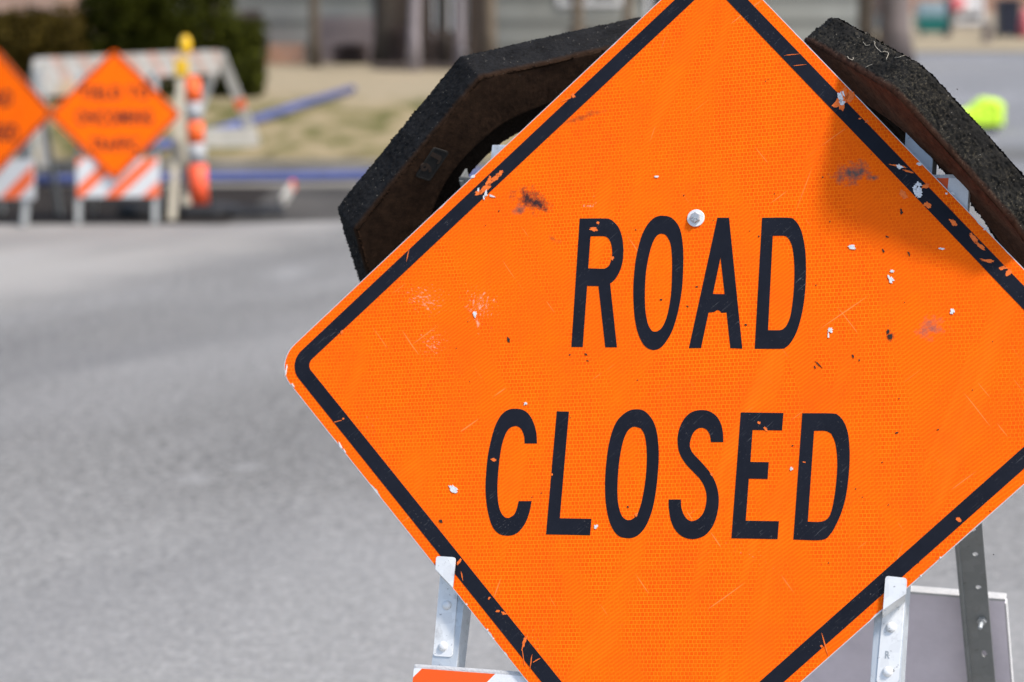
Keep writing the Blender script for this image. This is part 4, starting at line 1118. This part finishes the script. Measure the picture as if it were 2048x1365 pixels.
for a in ((630, 22, 41.5, 0, 'bark_brown', 'slim brown tree trunk beside the orange brick step', .0, 1), (768, 44, 42.6, 0, 'bark_dark', 'thick dark tree trunk at the right edge of the mauve garage door', .01, 2), (826, 25, 40.2, 0, 'bark_pale', 'pale leaning tree trunk before the pale house', .035, 3),
          (893, 16, 42.0, 0, 'bark_dark', 'thin dark tree trunk behind the mulch bed', .0, 4), (918, 17, 41.0, 0, 'bark_pale', 'thin pale tree trunk on the mulch bed, right of the thin dark trunk', .0, 5), (975, 30, 41.2, 0, 'bark_brown', 'brown tree trunk left of the plain pale wall', .004, 6),
          (1152, 26, 42.2, 0, 'bark_brown', 'brown tree trunk just above the left rubber weight', .006, 7), (1256, 22, 42.4, 0, 'bark_brown', 'brown tree trunk by the upper left edge of the big sign', 0, 8),
          (1724, 56, 48.5, 0, 'bark_dark', 'thick dark tree trunk above the right rubber weight', 0, 9), (1790, 64, 47.5, 0, 'bark_mauve', 'thick greyish tree trunk right of the dark one above the right rubber weight', 0, 10)):
    tree(a[0], a[1], a[2], a[3], M[a[4]], a[5], a[6], a[7])
def twiggy(px, wpx, Y, hpx, label, seed):
    random.seed(seed); x = at(px, 100, Y).x; g0 = terr(Y) + .1; r = wpx / FPX * Y / 2; h = hpx / FPX * Y
    t = thing('bare_shrub', label, 'shrub', (x, Y, g0), 'bare shrubs before the houses'); b = nb()
    for k in range(150):
        a = random.random() * 6.28; q = Vector((x + math.cos(a) * r * random.random() ** .5, Y + math.sin(a) * r * random.random() ** .5, g0 + h * random.uniform(.5, 1)))
        p = Vector((x + random.gauss(0, .08), Y + random.gauss(0, .08), g0)); tube(b, [p, p.lerp(q, .5) + Vector((0, 0, .05)), q], [.012, .008, .004], 4)
    obj('twigs', b, M['shrubwood'], t)
    def shape():
        a = random.random() * 6.28; rr = r * random.random() ** .5; return Vector((x + math.cos(a) * rr, Y + math.sin(a) * rr, g0 + h * random.uniform(.05, 1)))
    obj('dry_leaves', leaf_mass(900, shape, .035), plain('dry_leaf', (.075, .05, .042), .9, .4, 8), t)
twiggy(700, 70, 43.2, 42, 'low dark bare shrub at the foot of the mauve garage door', 4)
twiggy(500, 50, 43.0, 110, 'tall bare shrub between the small dark shrub and the orange brick step', 5)
twiggy(800, 60, 42.5, 80, 'bare shrub between the dark trunk and the pale leaning trunk', 6)
twiggy(890, 90, 42.8, 70, 'dark bare shrub on the mulch bed under the window', 7)
twiggy(1160, 60, 43.0, 70, 'bare shrub against the plain pale wall above the left rubber weight', 8)

# hi-vis jacket bundled on a dark pad
c = ground(1954, 264); Mj = Matrix.Translation(c)
j = thing('work_jacket', 'bright yellow-green hi-vis jacket bundled up on the side road beyond the right rubber weight', 'jacket', Mj)
b = nb(); bmesh.ops.create_icosphere(b, subdivisions=6, radius=1)
for v in b.verts:
    q = v.co.normalized(); k = (abs(q.x) ** 9 + abs(q.y) ** 9 + abs(q.z) ** 9) ** (1 / 9); q = q / k
    top = .138 + .03 * min(1, max(-1, q.x * 1.3)) + .022 * math.sin(q.x * 4.2 + .6)
    fold = .016 * noise.noise((q.x * 3.2, q.y * 3.2, q.z * 3.2)) + .010 * math.sin(q.x * 13 + 3 * noise.noise(q * 2)) * max(0, 1 - abs(q.z))
    v.co = Vector((q.x * .29 + fold, q.y * .24 + fold, .06 + top + q.z * top + fold))
obj('cloth', b, M['hivis'], j, True, frame=Mj)
b = nb(); box(b, (-.16, -.235, .004), (.20, .2, .075), .02); obj('dark_lining', b, M['navy'], j, frame=Mj)

# ------------------------------------------------------------------ light
SUN_EL, SUN_AZ = math.radians(57), math.radians(121)     # azimuth from +Y towards +X
w = bpy.data.worlds.new('World'); scn.world = w; w.use_nodes = True
nt = w.node_tree; sky = nt.nodes.new('ShaderNodeTexSky'); sky.sky_type = 'NISHITA'; sky.sun_disc = False
sky.sun_elevation = SUN_EL; sky.sun_rotation = SUN_AZ; sky.dust_density = 2.0
nt.links.new(sky.outputs[0], nt.nodes['Background'].inputs[0]); nt.nodes['Background'].inputs[1].default_value = .15
sl = bpy.data.lights.new('sun', 'SUN'); sl.energy = 2.9; sl.angle = math.radians(7.5); sl.color = (1, .955, .89)
so = bpy.data.objects.new('sun', sl); COL.objects.link(so)
S = Vector((math.cos(SUN_EL) * math.sin(SUN_AZ), math.cos(SUN_EL) * math.cos(SUN_AZ), math.sin(SUN_EL)))
so.rotation_euler = (-S).to_track_quat('-Z', 'Y').to_euler(); so.location = S * 30
vs = scn.view_settings; vs.view_transform = 'Standard'; vs.look = 'None'; vs.exposure = .76; vs.gamma = 1
scn.cycles.max_bounces = 6
